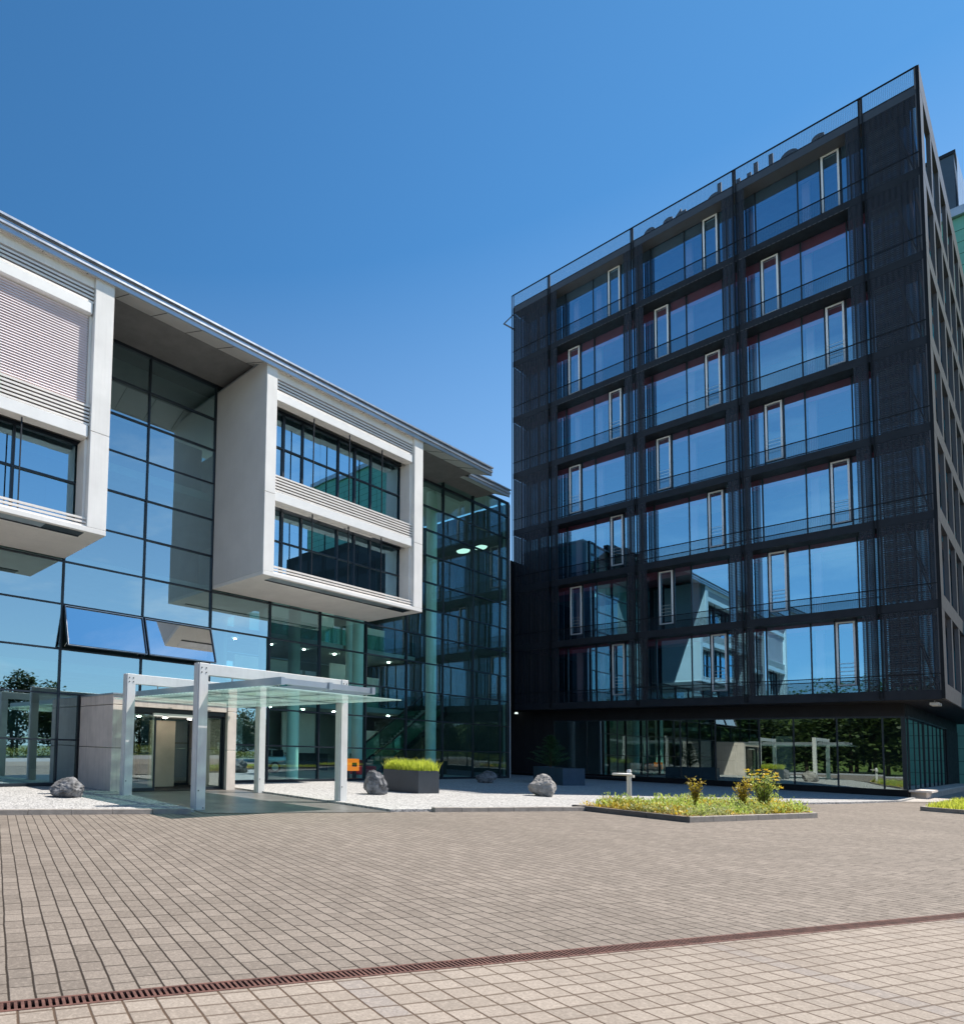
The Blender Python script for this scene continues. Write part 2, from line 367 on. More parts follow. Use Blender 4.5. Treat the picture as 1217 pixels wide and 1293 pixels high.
def kerb_run(name, pts, w, h, mat, label, seg=.95, shade=None):
    """row of kerb stones along a polyline, one thing"""
    mb = MB()
    for (ax, ay), (bx, by) in zip(pts[:-1], pts[1:]):
        d = math.hypot(bx-ax, by-ay); n = max(1, round(d/seg)); ux, uy = (bx-ax)/d, (by-ay)/d; nx, ny = -uy, ux
        for k in range(n):
            a0 = d*k/n+.004; a1 = d*(k+1)/n-.004; dz = random.uniform(-.006, .006)
            def P(t, o, z): return (ax+ux*t+nx*o, ay+uy*t+ny*o, z)
            mb.hexa([P(a0,0,-.01),P(a1,0,-.01),P(a1,w,-.01),P(a0,w,-.01),P(a0,.008,h+dz),P(a1,.008,h+dz),P(a1,w,h+dz),P(a0,w,h+dz)])
    o = mb.build(name, mat, bevel=.006); return tag(o, label, 'kerb')
kerb_run('kerb', [(-3, KL(-3)), (8.75, KL(8.75))], .15, .12, 'kerb', 'low stone kerb along the white gravel left of the entrance path')
kerb_run('kerb', [(15.4, KL(15.4)), (20.55, KL(20.55))], .15, .12, 'kerb', 'low stone kerb along the white gravel between entrance path and flower bed')

# drain
dr = empty('drain_channel', (*uv(4, VD), 0), 'long rusty slotted drain crossing the paving', 'drain')
mb = MB(); p = [uv(-22, VD-HW+.002), uv(75, VD-HW+.002), uv(75, VD+HW-.002), uv(-22, VD+HW-.002)]
mb.quad(*[(x, y, -.045) for x, y in p]); mb.build('channel', 'pit', dr)
mb = MB()
def ubox(mb, u0, u1, v0, v1, z0, z1):
    q = [uv(u0,v0), uv(u1,v0), uv(u1,v1), uv(u0,v1)]
    mb.hexa([(x,y,z0) for x,y in q]+[(x,y,z1) for x,y in q])
ubox(mb, -22, 75, VD-HW, VD-HW+.022, -.03, .004); ubox(mb, -22, 75, VD+HW-.022, VD+HW, -.03, .004)
u = -6.0
while u < 16: ubox(mb, u, u+.021, VD-HW+.022, VD+HW-.022, -.015, .002); u += .043
while u < 60: ubox(mb, u, u+.042, VD-HW+.022, VD+HW-.022, -.015, .002); u += .086
mb.build('grating', 'corten', dr)

# ------------------------------------------------------------------ office building (left)
GY = 20.5
MX = [-1.05, 2.22, 5.5, 8.78, 12.08, 15.36, 18.68, 21.9, 25.27, 28.6, 31.95, 35.05, 38.1]
TZ = [.12, 1.68, 3.3, 4.88, 6.48, 8.02, 9.52, 11.06, 12.6, 14.05, 15.4, 16.85, 17.75]
XR = 39.2
ob = empty('office_building', (16, 24, 0), 'long glass-fronted office building with two projecting pale concrete bays', 'building')
mb = MB()
for i, x in enumerate(MX+[XR-.1]):
    w = .035 if i != len(MX) else .1
    for a, b in zip(TZ[:-1], TZ[1:]):
        mb.box(x-w, x+w, GY-.06, GY+.12, a+.03, b-.03)
for i, z in enumerate(TZ):
    h = .03 if i not in (0, len(TZ)-2, len(TZ)-1) else .06
    mb.box(MX[0], XR, GY-.045, GY+.1, z-h, z+h)
mb.build('curtain_wall_frame', 'frame', ob)
OPEN = {(3, 4-1), (4, 4-1)}          # the two tilted sashes between 4.88 and 6.48
VX0, VX1 = 9.62, 14.84
xs = MX+[XR-.1]
for i, krange in [(i, r) for i in range(len(xs)-1) for r in ((range(0, 3), range(4, 12)) if i in (3, 4) else (range(0, 3), range(3, 12)) if i == 6 else (range(12),))]:
    mb = MB()
    for k in krange:
        a, b = xs[i]+.035, xs[i+1]-.035
        if (i, k) in OPEN: continue
        if k < 2 and i == 3: b = VX0-.02
        if k < 2 and i == 4: a = VX1+.02
        pane(mb, a, b, 'y', GY, TZ[k]+.03, TZ[k+1]-.03, .011)
    mb.build('glazing', 'glass_atrium' if i > 6 or (i == 6 and krange[0] == 0) else 'glass_office', ob)
mb = MB(); mb.box(-1.1, XR, GY-.12, GY+.3, 0, .09); mb.build('plinth', 'black', ob)
mb = MB(); mb.box(8.84, 9.6, GY-.05, GY+.05, .12, 3.3); mb.v = [v for v in mb.v]
mb = MB(); mb.box(9.52, 9.6, GY-.08, GY+.1, .1, 3.3); mb.build('jamb', 'black', ob)
# roof, sloping soffit, eaves
def roof(mb_r, mb_s, mb_f, x0, x1, yf, zf):
    def zr(y): return zf+.42+1.78*(y-yf)/(40-yf)
    ya, yb = yf+.05, 21.6
    mb_r.hexa([(x0,ya,zr(ya)),(x1,ya,zr(ya)),(x1,yb,zr(yb)),(x0,yb,zr(yb)),(x0,ya,zr(ya)+.08),(x1,ya,zr(ya)+.08),(x1,yb,zr(yb)+.08),(x0,yb,zr(yb)+.08)])
    mb_s.hexa([(x0,yf+.05,zf+.02),(x1,yf+.05,zf+.02),(x1,GY+.2,17.82),(x0,GY+.2,17.82),(x0,yf+.05,zf+.06),(x1,yf+.05,zf+.06),(x1,GY+.2,17.9),(x0,GY+.2,17.9)])
    mb_f.box(x0, x1, yf, yf+.05, zf, zf+.16); mb_f.box(x0, x1, yf-.05, yf+.04, zf+.163, zf+.28); mb_f.box(x0, x1, yf+.02, yf+.06, zf+.283, zf+.36)
    mb_f.box(x0, x1, yf-.09, yf+.06, zf+.363, zf+.43)
r_, s_, f_ = MB(), MB(), MB()
roof(r_, s_, f_, -2, 31.2, 17.2, 16.24)
r_.build('roof', 'roof', ob); s_.build('soffit', 'soffit', ob); f_.build('eaves_gutter', 'zinc', ob)
r_, s_, f_ = MB(), MB(), MB()
roof(r_, s_, f_, 31.25, 35.5, 18.5, 16.6)
r_.build('roof', 'roof', ob); s_.build('soffit', 'soffit', ob); f_.build('eaves_gutter', 'zinc', ob)
mb = MB()
for k in range(22):                     # soffit board joints
    x = -1+k*1.47
    a, b = Vector((x, 17.3, 16.279)), Vector((x, GY-.1, 17.681)); mb.bar(a, b, .014, .02)
mb.build('soffit_joint', 'black', ob)
mb = MB()
for k in range(4): mb.box(-2, 31.2, GY-.16-.03*k, GY-.1-.03*k, 17.4+.085*k, 17.45+.085*k)
mb.build('ventilation_slats', 'louver', ob)
mb = MB(); mb.box(-2, 35.4, GY-.07, GY+.25, 17.815, 18.3); mb.build('head_beam', 'dark_panel', ob)
mb = MB(); mb.box(XR-.02, XR+.3, GY+.05, 40, 0, 17.75); mb.build('end_wall', 'shaded_wall_grey', ob)
mb = MB(); mb.box(-2, -1.8, GY+.3, 40, 0, 17.8); mb.build('end_wall', 'dark_panel', ob)
# interior
mb = MB()
for z in (4.45, 8.35, 12.3): mb.box(-1.8, 19.2, GY+.35, 39.5, z-.32, z); mb.box(19.2, 39.15, 27.2, 32.98, z-.34, z)
mb.build('floor_slab', 'slab_grey', ob)
mb = MB(); mb.box(-1.8, 39.15, GY+.3, 40, -.005, .03); mb.build('lobby_floor', 'slab_grey', ob)
mb = MB()
# rear wall with window openings
wx = [(-1.8+4.1*k, -1.8+4.1*k+1.25) for k in range(10)]
mb.box(-1.8, 39.15, 33.0, 33.2, .03, 4.4)
for zlo, zhi, sill, head in ((4.45, 8.0, 5.6, 7.4), (8.35, 11.9, 9.2, 11.2), (12.3, 17.6, 13.2, 15.4)):
    mb.box(-1.8, 39.15, 33.0, 33.2, zlo, sill); mb.box(-1.8, 39.15, 33.0, 33.2, head, zhi)
    x = -1.8
    for a, b in wx:
        mb.box(a, b, 33.0, 33.2, sill, head)
        mb.box((b+a+4.1)/2-.05, (b+a+4.1)/2+.05, 33.0, 33.2, sill, head)
mb.build('rear_wall', 'interior_mid', ob)
mb = MB(); mb.box(38.95, 39.15, GY+.35, 32.9, .03, 17.7); mb.build('dark_end_sheet', 'interior_dark', ob)  # dark sheet added to dim the far end of the atrium
mb = MB(); mb.box(39.52, 66, 24.2, 24.5, 0, 16.3); mb.build('link_wall', 'dark_panel', ob)
for k, (xa, xb, z0, z1, yy) in enumerate(((22.5, 26.0, .03, 3.4, 30.9), (30.2, 33.4, .03, 4.05, 31.6), (36.0, 39.0, .03, 3.0, 30.2), (24.0, 29.5, 4.46, 7.2, 29.4), (33.0, 35.2, 4.46, 7.6, 29.8), (36.5, 38.9, 4.46, 7.0, 30.3), (27.0, 33.0, 8.36, 11.0, 29.6), (36.0, 38.9, 8.36, 10.6, 29.8))):
    mb = MB(); mb.box(xa, xb, yy, yy+.15, z0, z1); mb.build('inner_partition', 'interior', ob)
mb = MB(); mb.box(-1.8, 19.2, 26.8, 27.0, 3.3, 17.6); mb.build('partition_wall', 'interior_dark', ob)  # dark wall added to keep the rooms behind the mirroring glass dim
mb = MB(); mb.box(-1.8, 9.5, 25.0, 25.2, .03, 3.2); mb.box(14.9, 19.2, 25.0, 25.2, .03, 3.2); mb.build('lobby_wall', 'blind_dark', ob)
mb = MB(); mb.box(19.25, 19.45, 24.5, 39.4, .03, 17); mb.box(3, 3.2, 24, 39.4, .03, 17); mb.build('partition_wall', 'interior', ob)
mb = MB(); mb.box(-1.8, 39.15, GY+.4, 28.0, 17.9, 18.05); mb.box(-1.8, 19.5, 28.003, 39.4, 17.9, 18.05)
for k in range(5): mb.box(21+4*k, 21.15+4*k, 28.003, 33.3, 17.8, 18.1)
mb.build('ceiling', 'soffit', ob)
for z in (4.45, 8.35, 12.3):
    mb = MB(); mb.box(19.5, 39.1, 27.14, 27.17, z, z+1.0); mb.build('balustrade', 'glass_rail', ob)
for x, y in ((22.3, 22.6), (27.2, 22.6), (34.0, 22.6), (39.4, 22.6), (24.0, 26.8), (31.5, 26.8)):
    mb = MB()
    mb.tube([(x, y, .03), (x, y, 17.8)], .31, 20); mb.build('column', 'interior', ob, smooth=False)
for z in (4.1, 8.0, 11.9):
    for k in range(7):
        mb = MB(); mb.tube([(23.3+2.9*k, 28.6, z), (23.3+2.9*k, 28.6, z-.05)], .09, 12); mb.build('downlight', 'downlight', ob)
# stair
st = MB()
for k in range(24):
    t0, t1 = k/24, (k+1)/24
    x0, x1 = 31.5+7.2*t0, 31.5+7.2*t1; z1 = .05+4.4*t1
    st.box(x0, x1+.03, 24.7, 26.3, z1-.17, z1)
st.build('stair', 'slab_grey', ob)
mb = MB()
for y in (24.62, 26.38): mb.hexa([(31.2,y,-0),(31.9,y,-0),(39.0,y,4.1),(38.7,y,4.3),(31.2,y+.06,1.25),(31.9,y+.06,1.25),(39.0,y+.06,5.5),(38.7,y+.06,5.45)])
mb.build('stair_balustrade', 'glass_rail', ob)
mb = MB()
for y in (24.6, 26.4): mb.bar((31.2, y, 1.25), (38.8, y, 5.5), .09); mb.bar((31.4, y, .05), (38.8, y, 4.25), .06, .3)
mb.build('stair_handrail', 'black', ob)
# lobby furniture seen through the panes
mb = MB()
mb.box(30.3, 33.6, 30.5, 31.3, .03, 1.15); mb.box(30.2, 33.7, 30.4, 31.4, 1.153, 1.22)
o = mb.build('reception_desk', 'interior_dark'); tag(o, 'dark reception desk deep inside the glass lobby', 'desk')

# projecting bays
def bay(x0, x1, blind):
    YF = 17.3; z0, z1 = 8.1, 16.5
    parts = {}
    root = MB()
    # side walls that end in the bright front panels
    for za, zb in ((z0+.163, 11.3), (11.312, z1-.003)):
        root.box(x0, x0+.55, YF-.004, YF+.05, za, zb); root.box(x1-.66, x1, YF-.004, YF+.05, za, zb)
    root.box(x0+.075, x0+.545, YF+.053, YF+.75, z0+.163, z1-.005); root.box(x1-.655, x1-.075, YF+.053, YF+.75, z0+.163, z1-.005)
    root.box(x0, x1, YF-.006, GY-.08, z0, z0+.16)
    o = root.build('projecting_bay', 'concrete', ob, bevel=.012)
    par = o
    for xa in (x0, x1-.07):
        mb = MB(); mb.box(xa, xa+.07, YF+.055, GY-.08, z0+.163, z1-.003); mb.build('side_wall', 'shaded_wall_grey', par, loc=(0, 0, 0))
    def part(mb, name, mat, **k):
        c = mb.build(name, mat, par, loc=(0, 0, 0), **k); return c
    a, b = x0+.55, x1-.66
    mb = MB(); mb.box(x0-.02, x0+.57, YF-.03, YF+.8, z1+.003, z1+.07); mb.box(x1-.68, x1+.02, YF-.03, YF+.8, z1+.003, z1+.07)
    mb.box(x0-.02, x0+.05, YF+.8, GY-.1, z1+.003, z1+.05); part(mb, 'coping', 'zinc')
    mb = MB(); mb.box(a+.003, b-.003, YF+.1, YF+.4, 15.98, 16.45); part(mb, 'fascia', 'concrete')
    for zc0, zc1, n in ((15.46, 15.96, 4), (11.5, 12.2, 6)):
        mb = MB(); dz = (zc1-zc0)/n
        for k in range(n):
            z = zc0+k*dz
            mb.hexa([(a+.01,YF+.1,z),(b-.01,YF+.1,z),(b-.01,YF+.3,z+dz*.55),(a+.01,YF+.3,z+dz*.55),(a+.01,YF+.1,z+dz*.55),(b-.01,YF+.1,z+dz*.55),(b-.01,YF+.3,z+dz*.75),(a+.01,YF+.3,z+dz*.75)])
        part(mb, 'louver', 'louver')
        mb = MB(); mb.box(a+.01, b-.01, YF+.32, YF+.36, zc0, zc1); part(mb, 'louver_backing', 'black')
    for zb0, zb1 in ((15.1, 15.43), (11.1, 11.47)):
        mb = MB(); mb.box(a+.005, b-.06, YF+.06, YF+.42, zb0, zb1); part(mb, 'blind_box', 'white_metal', bevel=.01)
    mb = MB()
    for k in range(3): mb.box(a, b+.02, YF+.07, YF+.12, 8.27+.115*k, 8.33+.115*k)
    part(mb, 'guard_rail', 'louver')
    mb = MB(); mb.box(a+.02, b-.02, YF+.5, YF+.54, 8.26, 8.5); part(mb, 'sill_panel', 'zinc')
    mb = MB()
    for k in range(1, 4):
        x = a+(b-a)*k/4
        mb.box(x-.018, x+.018, YF+.13, YF+.17, 8.3, 11.08)
        if not blind: mb.box(x-.018, x+.018, YF+.13, YF+.17, 12.2, 15.08)
    part(mb, 'guide_rod', 'black')
    # window strips
    for w0, w1 in ((12.2, 15.1), (8.5, 11.1)):
        mb = MB(); Y = YF+.8
        cols = [a+(b-a)*k/8 for k in range(9)]
        mid = (w0+w1)/2+.05
        for k, x in enumerate(cols):
            ww = .045 if k % 2 == 0 else .06
            if k % 2 == 1 and k in (3, 7): continue
            mb.box(x-ww, x+ww, Y-.06, Y+.06, w0, mid-.035); mb.box(x-ww, x+ww, Y-.06, Y+.06, mid+.035, w1)
        mb.box(a, b, Y-.055, Y+.05, mid-.03, mid+.03); mb.box(a, b, Y-.07, Y+.07, w0-.1, w0-.003); mb.box(a, b, Y-.07, Y+.07, w1+.003, w1+.12)
        part(mb, 'window_frame', 'frame')
        mb = MB()
        for k in range(8):
            pane(mb, cols[k], cols[k+1], 'y', Y, w0, mid, .007); pane(mb, cols[k], cols[k+1], 'y', Y, mid, w1, .007)
        part(mb, 'glass_pane', 'glass_bay')
        mb = MB(); mb.box(b-.09, b-.003, YF+.2, Y-.08, w0, w1); part(mb, 'reveal', 'concrete')
    mb = MB(); mb.box(a+.05, b-1.3, YF+.12, YF+.5, z0-.012, z0-.002)
    for k in range(5): mb.box(a+1.4+k*1.45, a+1.44+k*1.45, YF+.1, YF+.52, z0-.02, z0-.003)
    part(mb, 'soffit_panel', 'zinc')
    mb = MB(); mb.box(b-1.28, b-.03, YF+.12, YF+.5, z0-.012, z0-.002); mb.box(a+.05, b-.03, YF+.505, YF+.56, z0-.03, z0-.002); part(mb, 'soffit_channel', 'frame')
    if blind:
        mb = MB(); n = 34
        for k in range(n):
            z = 12.25+2.83*k/n; d = 2.83/n*1.35
            mb.hexa([(a+.02,YF+.2,z),(b-.12,YF+.2,z),(b-.12,YF+.24,z+d*.6),(a+.02,YF+.24,z+d*.6),(a+.02,YF+.2,z+.006),(b-.12,YF+.2,z+.006),(b-.12,YF+.24,z+d*.6+.006),(a+.02,YF+.24,z+d*.6+.006)])
        part(mb, 'venetian_blind', 'blind')
        mb = MB(); mb.box(a+.02, b-.12, YF+.29, YF+.3, 12.23, 15.08); part(mb, 'blind_lining', 'blind')
    mb = MB(); mb.box(x0+.1, x1-.1, 19.9, 20.0, 8.3, 16.3); part(mb, 'inner_wall', 'interior_dark')  # dark wall added so the bay reads dim behind its panes
    mb = MB(); mb.box(x0+.1, x1-.1, 20.2, 20.4, 12.0, 12.15); mb.box(x0+.1, x1-.1, YF+.9, 19.88, 11.3, 11.75); mb.box(x0+.08, x1-.08, YF+.9, 19.88, 15.5, 15.7); part(mb, 'floor_slab', 'slab_grey')
bay(-.97, 8.77, True)
bay(15.36, 25.3, False)

# tilted sashes
for k, (xa, xb) in enumerate(((MX[3], MX[4]), (MX[4], MX[5]))):
    xa += .06; xb -= .06
    zt, zb, yb = 6.42, 4.98, 19.98; yt = GY-.09
    fr = MB()
    def Pt(x, t, o=0.0): 
        n = Vector((0, zb-zt, -(yb-yt))).normalized()*-o
        return Vector((x, yt+(yb-yt)*t, zt+(zb-zt)*t)) + n
    for (A, B) in (((xa, 0), (xb, 0)), ((xa, 1), (xb, 1)), ((xa, 0), (xa, 1)), ((xb, 0), (xb, 1))):
        fr.bar(Pt(*A), Pt(*B), .07, .06)
    f = fr.build('awning_sash', 'frame', ob)
    g = MB(); g.quad(Pt(xa, 0), Pt(xb, 0), Pt(xb, 1), Pt(xa, 1)); g.build('glass_pane', 'glass_sash', f, loc=(0, 0, 0))
    g = MB(); e = .045
    for (A, B) in (((xa, 0), (xb, 0)), ((xa, 1), (xb, 1)), ((xa, 0), (xa, 1)), ((xb, 0), (xb, 1))):
        g.bar(Pt(*A)+Vector((0, -e, 0)), Pt(*B)+Vector((0, -e, 0)), .025, .02)
    g.build('sash_trim', 'zinc', f, loc=(0, 0, 0))
    g = MB(); g.bar((xa+.1, GY, 5.0), Pt(xa+.05, .85), .02); g.bar((xb-.1, GY, 5.0), Pt(xb-.05, .85), .02); g.build('stay_arm', 'galv', f, loc=(0, 0, 0))

# ------------------------------------------------------------------ entrance porch
ep = empty('entrance_porch', (12.2, 18, 0), 'pale concrete entrance porch with half-open glass sliding doors', 'entrance')
mb = MB()
for z0, z1 in ((0, 1.455), (1.475, 2.88), (2.90, 3.22)):
    mb.box(VX0, VX0+.42, 18.0, GY-.06, z0, z1)
    mb.box(VX1-.42, VX1, 18.0, GY-.06, z0, z1)
    if z0 > 2: mb.box(VX0+.423, VX1-.423, 18.03, GY-.06, 2.86, 3.215)
mb.build('concrete_wall', 'concrete_dirty', ep, bevel=.008)
mb = MB(); mb.box(VX0-.02, VX1+.02, 17.97, GY-.06, 3.223, 3.27); mb.build('coping', 'zinc', ep)
mb = MB(); mb.box(VX0+.43, VX1-.43, 18.12, 18.3, 2.7, 2.855); mb.box(VX0+.425, VX0+.5, 18.14, 18.28, .02, 2.69); mb.box(VX1-.5, VX1-.425, 18.14, 18.28, .02, 2.69); mb.build('door_header', 'frame', ep)
def door(x0, x1, y, z1=2.69):
    f = MB(); f.box(x0, x0+.05, y-.03, y+.03, .03, z1); f.box(x1-.05, x1, y-.03, y+.03, .03, z1); f.box(x0+.052, x1-.052, y-.03, y+.03, .03, .13); f.box(x0+.052, x1-.052, y-.03, y+.03, z1-.06, z1)
    o = f.build('sliding_door', 'frame', ep)
    g = MB(); g.quad((x0+.05, y, .13), (x1-.05, y, .13), (x1-.05, y, z1-.06), (x0+.05, y, z1-.06)); g.build('glass_pane', 'glass_door', o, loc=(0, 0, 0))
door(10.14, 11.42, 18.2); door(13.1, 14.33, 18.24)
door(10.2, 11.7, 20.3); door(13.0, 14.3, 20.3)
mb = MB(); mb.box(11.25, 13.0, 18.1, 18.2, 2.58, 2.69); mb.build('door_sensor', 'white_metal', ep)
mb = MB(); mb.box(12.0, 13.1, 19.5, 19.6, .05, 2.5); mb.build('lobby_screen', 'cream', ep)
mb = MB(); mb.box(VX0+.43, VX1-.43, 18.4, GY-.1, 2.6, 2.68); mb.build('porch_ceiling', 'white_metal', ep)
for x in (11.2, 12.3, 13.4):  # lamps added to brighten the cream screen in the porch
    mb = MB(); mb.tube([(x, 19.0, 2.6), (x, 19.0, 2.57)], .07, 12); mb.build('downlight', 'downlight', ep)
mb = MB(); mb.box(10.0, 14.5, 18.02, GY, .02, .035); mb.build('door_mat', 'dark_panel', ep)

# ------------------------------------------------------------------ canopy
cn = empty('entrance_canopy', (12.1, 14.8, 0), 'steel portal frames carrying a frosted glass canopy before the entrance', 'canopy')
for yy in (12.78, 16.5):
    for x in (9.28, 14.66):
        mb = MB(); mb.box(x, x+.29, yy, yy+.24, .01, 3.76); mb.box(x-.03, x-.003, yy+.03, yy+.21, .01, 3.76)
        p = mb.build('post', 'galv', cn, bevel=.006)
        b = MB()
        for dx, dz in ((.07, 3.64), (.21, 3.64), (.07, 3.52), (.21, 3.52), (.22, .06), (.06, .5)):
            b.tube([(x+dx, yy+.01, dz), (x+dx, yy-.012, dz)], .017, 8)
        b.build('bolt', 'black', p, loc=(0, 0, 0))
    mb = MB(); mb.box(9.573, 14.657, yy+.02, yy+.22, 3.46, 3.755); mb.build('beam', 'galv', cn, bevel=.006)
for x in (10.45, 12.15, 13.85):
    mb = MB(); mb.box(x-.06, x+.06, 10.95, 17.9, 3.17, 3.36); mb.build('rafter', 'zinc', cn)
    mb = MB()
    for yy in (12.9, 16.62): mb.tube([(x, yy, 3.36), (x, yy, 3.47)], .02, 8)
    for yy in (11.2, 12.4, 13.6, 14.8, 16.0, 17.4): mb.tube([(x, yy, 3.17), (x, yy, 3.075)], .018, 8)
    mb.build('hanger', 'galv', cn)
for k, (x0, x1) in enumerate(((9.6, 11.28), (11.3, 12.98), (13.0, 14.75))):
    mb = MB()
    for j in range(4):
        y0 = 10.72+1.8*j; mb.box(x0, x1, y0, y0+1.78, 3.045, 3.069)
    mb.build('glass_sheet', 'canopy_glass', cn)
for x0, x1 in ((10.52, 12.08), (12.22, 13.78)):
    mb = MB(); mb.box(x0, x1, 11.0, 11.06, 3.2, 3.34); mb.box(x0, x1, 17.5, 17.56, 3.2, 3.34); mb.box(x0, x1, 14.2, 14.26, 3.2, 3.34); mb.build('cross_bar', 'zinc', cn)

# ------------------------------------------------------------------ tower
FX, TGX, GRX = 44.0, 45.0, 46.0
YL, YR = 22.7, 3.2
FZ = [5.1+4.19*k for k in range(7)]          # walkway levels
ZT = 34.36; ZR = 35.3; XB = 72.0
BY = [20.15, 15.1, 10.05, 5.1]               # bay lines
tw = empty('office_tower', (58, 13, 0), 'dark eight-storey office tower wrapped in black metal mesh', 'building')
def tp(mb, name, mat, parent=tw, **k): return mb.build(name, mat, parent, **k)
for k, z in enumerate(FZ+[ZT]):
    mb = MB(); mb.box(FX+.06, TGX-.03, YR+.06, YL-.06, z-.2, z-.03); mb.box(FX+.015, FX+.06, YR+.06, YL-.02, z-.43, z-.02)
    tp(mb, 'walkway', 'tower_ledge' if k < 7 else 'band')
    mb = MB(); mb.box(FX+.062, TGX-.03, YR+.1, YL-.1, z-.425, z-.203); tp(mb, 'walkway_soffit', 'tower_ledge' if k < 7 else 'tower_side')
    if k < 7:
        mb = MB(); mb.box(FX+.0, FX+.05, YR+.06, YL-.02, z+.72, z+.765); tp(mb, 'handrail', 'tower_metal')
        if k > 4:
            mb = MB()
            for q in range(70): mb.box(FX+.0, FX+.014, 5.6+q*.2, 5.6+q*.2+.13, z-.42, z-.39)
            tp(mb, 'grating_edge', 'tower_side')
for y in BY+[YL-.03]:
    mb = MB()
    for dy in (-.06, .06):
        mb.box(FX-.045, FX-.003, y+dy-.022, y+dy+.022, 4.75, ZR)
    tp(mb, 'post', 'tower_metal')
    if y != YL-.03:
        mb = MB(); mb.box(FX+.05, FX+.12, y-.05, y+.05, ZT+.0, ZR-.02); tp(mb, 'parapet_post', 'tower_side')
# mesh screens: full-height corner bays, strips beside the openings
strips = [(YL-.05, 20.22), (20.08, 19.65), (15.6, 15.17), (15.03, 14.55), (10.65, 10.12), (9.98, 9.65), (5.65, 5.17), (5.03, YR+.1)]
for k in range(7):
    z0 = FZ[k]-.01; z1 = (FZ[k+1] if k < 6 else ZT)-.44
    for a, b in strips:
        mb = MB(); mb.quad((FX+.02, a, z0), (FX+.02, b, z0), (FX+.02, b, z1), (FX+.02, a, z1)); tp(mb, 'mesh_screen', 'mesh')
    mb = MB(); mb.quad((FX+.06, YL-.055, z0), (TGX+.25, YL-.055, z0), (TGX+.25, YL-.055, z1), (FX+.06, YL-.055, z1)); tp(mb, 'mesh_screen', 'mesh')
    mb = MB()
    for a, b in ((19.65, 15.6), (14.55, 10.65), (9.65, 5.65)):
        mb.quad((FX+.03, a, z0), (FX+.03, b, z0), (FX+.03, b, z0+.72), (FX+.03, a, z0+.72))
    tp(mb, 'railing_mesh', 'mesh_rail')
mb = MB()
ys = [YL-.03]+BY+[YR+.08]
for a, b in zip(ys[:-1], ys[1:]): mb.quad((FX+.01, a-.03, ZT), (FX+.01, b+.03, ZT), (FX+.01, b+.03, ZR-.03), (FX+.01, a-.03, ZR-.03))
tp(mb, 'parapet_mesh', 'mesh_top')
mb = MB(); mb.box(FX-.02, FX+.04, YR, YL, ZR-.035, ZR+.03); tp(mb, 'parapet_rail', 'tower_metal')
mb = MB(); mb.box(TGX+.25, XB, YR+.4, YL-.2, ZT-.1, ZT+.25); mb.box(FX+.07, TGX+.24, YR+.1, YL-.1, ZT+.0, ZT+.1); tp(mb, 'roof', 'tower_metal')
# windows
OFFS = {0: [0.03, .67, 2.42, 3.30, 4.08, 4.42, 5.02], 1: [.03, .82, 1.62, 2.46, 4.2, 4.5, 5.02]}
SASH = {0: 3, 1: 1}
H0, H1 = .05, 3.78
def win_mesh(kind):
    o = OFFS[kind]; fr = MB(); gl = MB(); sa = MB(); gb = MB()
    for i, y in enumerate(o):
        fr.box(-.05, .06, -y-.028, -y+.028, H0, H1)
    fr.box(-.045, .06, -o[-1], -o[0], H0-.03, H0+.03); fr.box(-.045, .06, -o[-1], -o[0], H1, H1+.08)
    for i in range(len(o)-1):
        pane(gl, -o[i]-.02, -o[i+1]+.02, 'x', 0.0, H0, H1, .011)
    a, b = -o[SASH[kind]]-.05, -o[SASH[kind]+1]+.05
    z0, z1 = .42, H1-.1
    w = .075
    sa.box(-.12, -.055, a, a-w, z0, z1); sa.box(-.12, -.055, b, b+w, z0, z1)
    sa.box(-.12, -.055, a-w, b+w, z1-w, z1); sa.box(-.12, -.055, a-w, b+w, z0, z0+w)
    for q in range(4): gb.box(-.15, -.13, a, b, .95+.2*q, .965+.2*q)
    return [m.v and m for m in (fr, gl, sa, gb)]
protos = {}
for kind in (0, 1):
    fr, gl, sa, gb = win_mesh(kind)
    protos[kind] = (fr, gl, sa, gb)
made = {}
for c in range(3):
    for k in range(7):
        kind = 0 if (6-k) % 2 == 0 else 1
        loc = Vector((TGX, BY[c], FZ[k])) - Vector(tw.location)
        if kind not in made:
            fr, gl, sa, gb = protos[kind]
            f = fr.build('window', 'frame', tw, loc=loc)
            kids = [gl.build('glass_pane', 'glass_tower', f, loc=(0, 0, 0)), sa.build('sash_frame', 'sash_white', f, loc=(0, 0, 0)), gb.build('guard_bar', 'galv', f, loc=(0, 0, 0))]
            made[kind] = (f, kids)
        else:
            f0, k0 = made[kind]
            f = f0.copy(); COL.objects.link(f); f.parent = tw; f.location = loc
            for ch in k0:
                if ch.name.startswith('guard_bar') and k > 4: continue
                d = ch.copy(); COL.objects.link(d); d.parent = f
                if ch.name.startswith('glass_pane'): d.rotation_euler = (0, random.uniform(-.002, .002), random.uniform(-.003, .003))
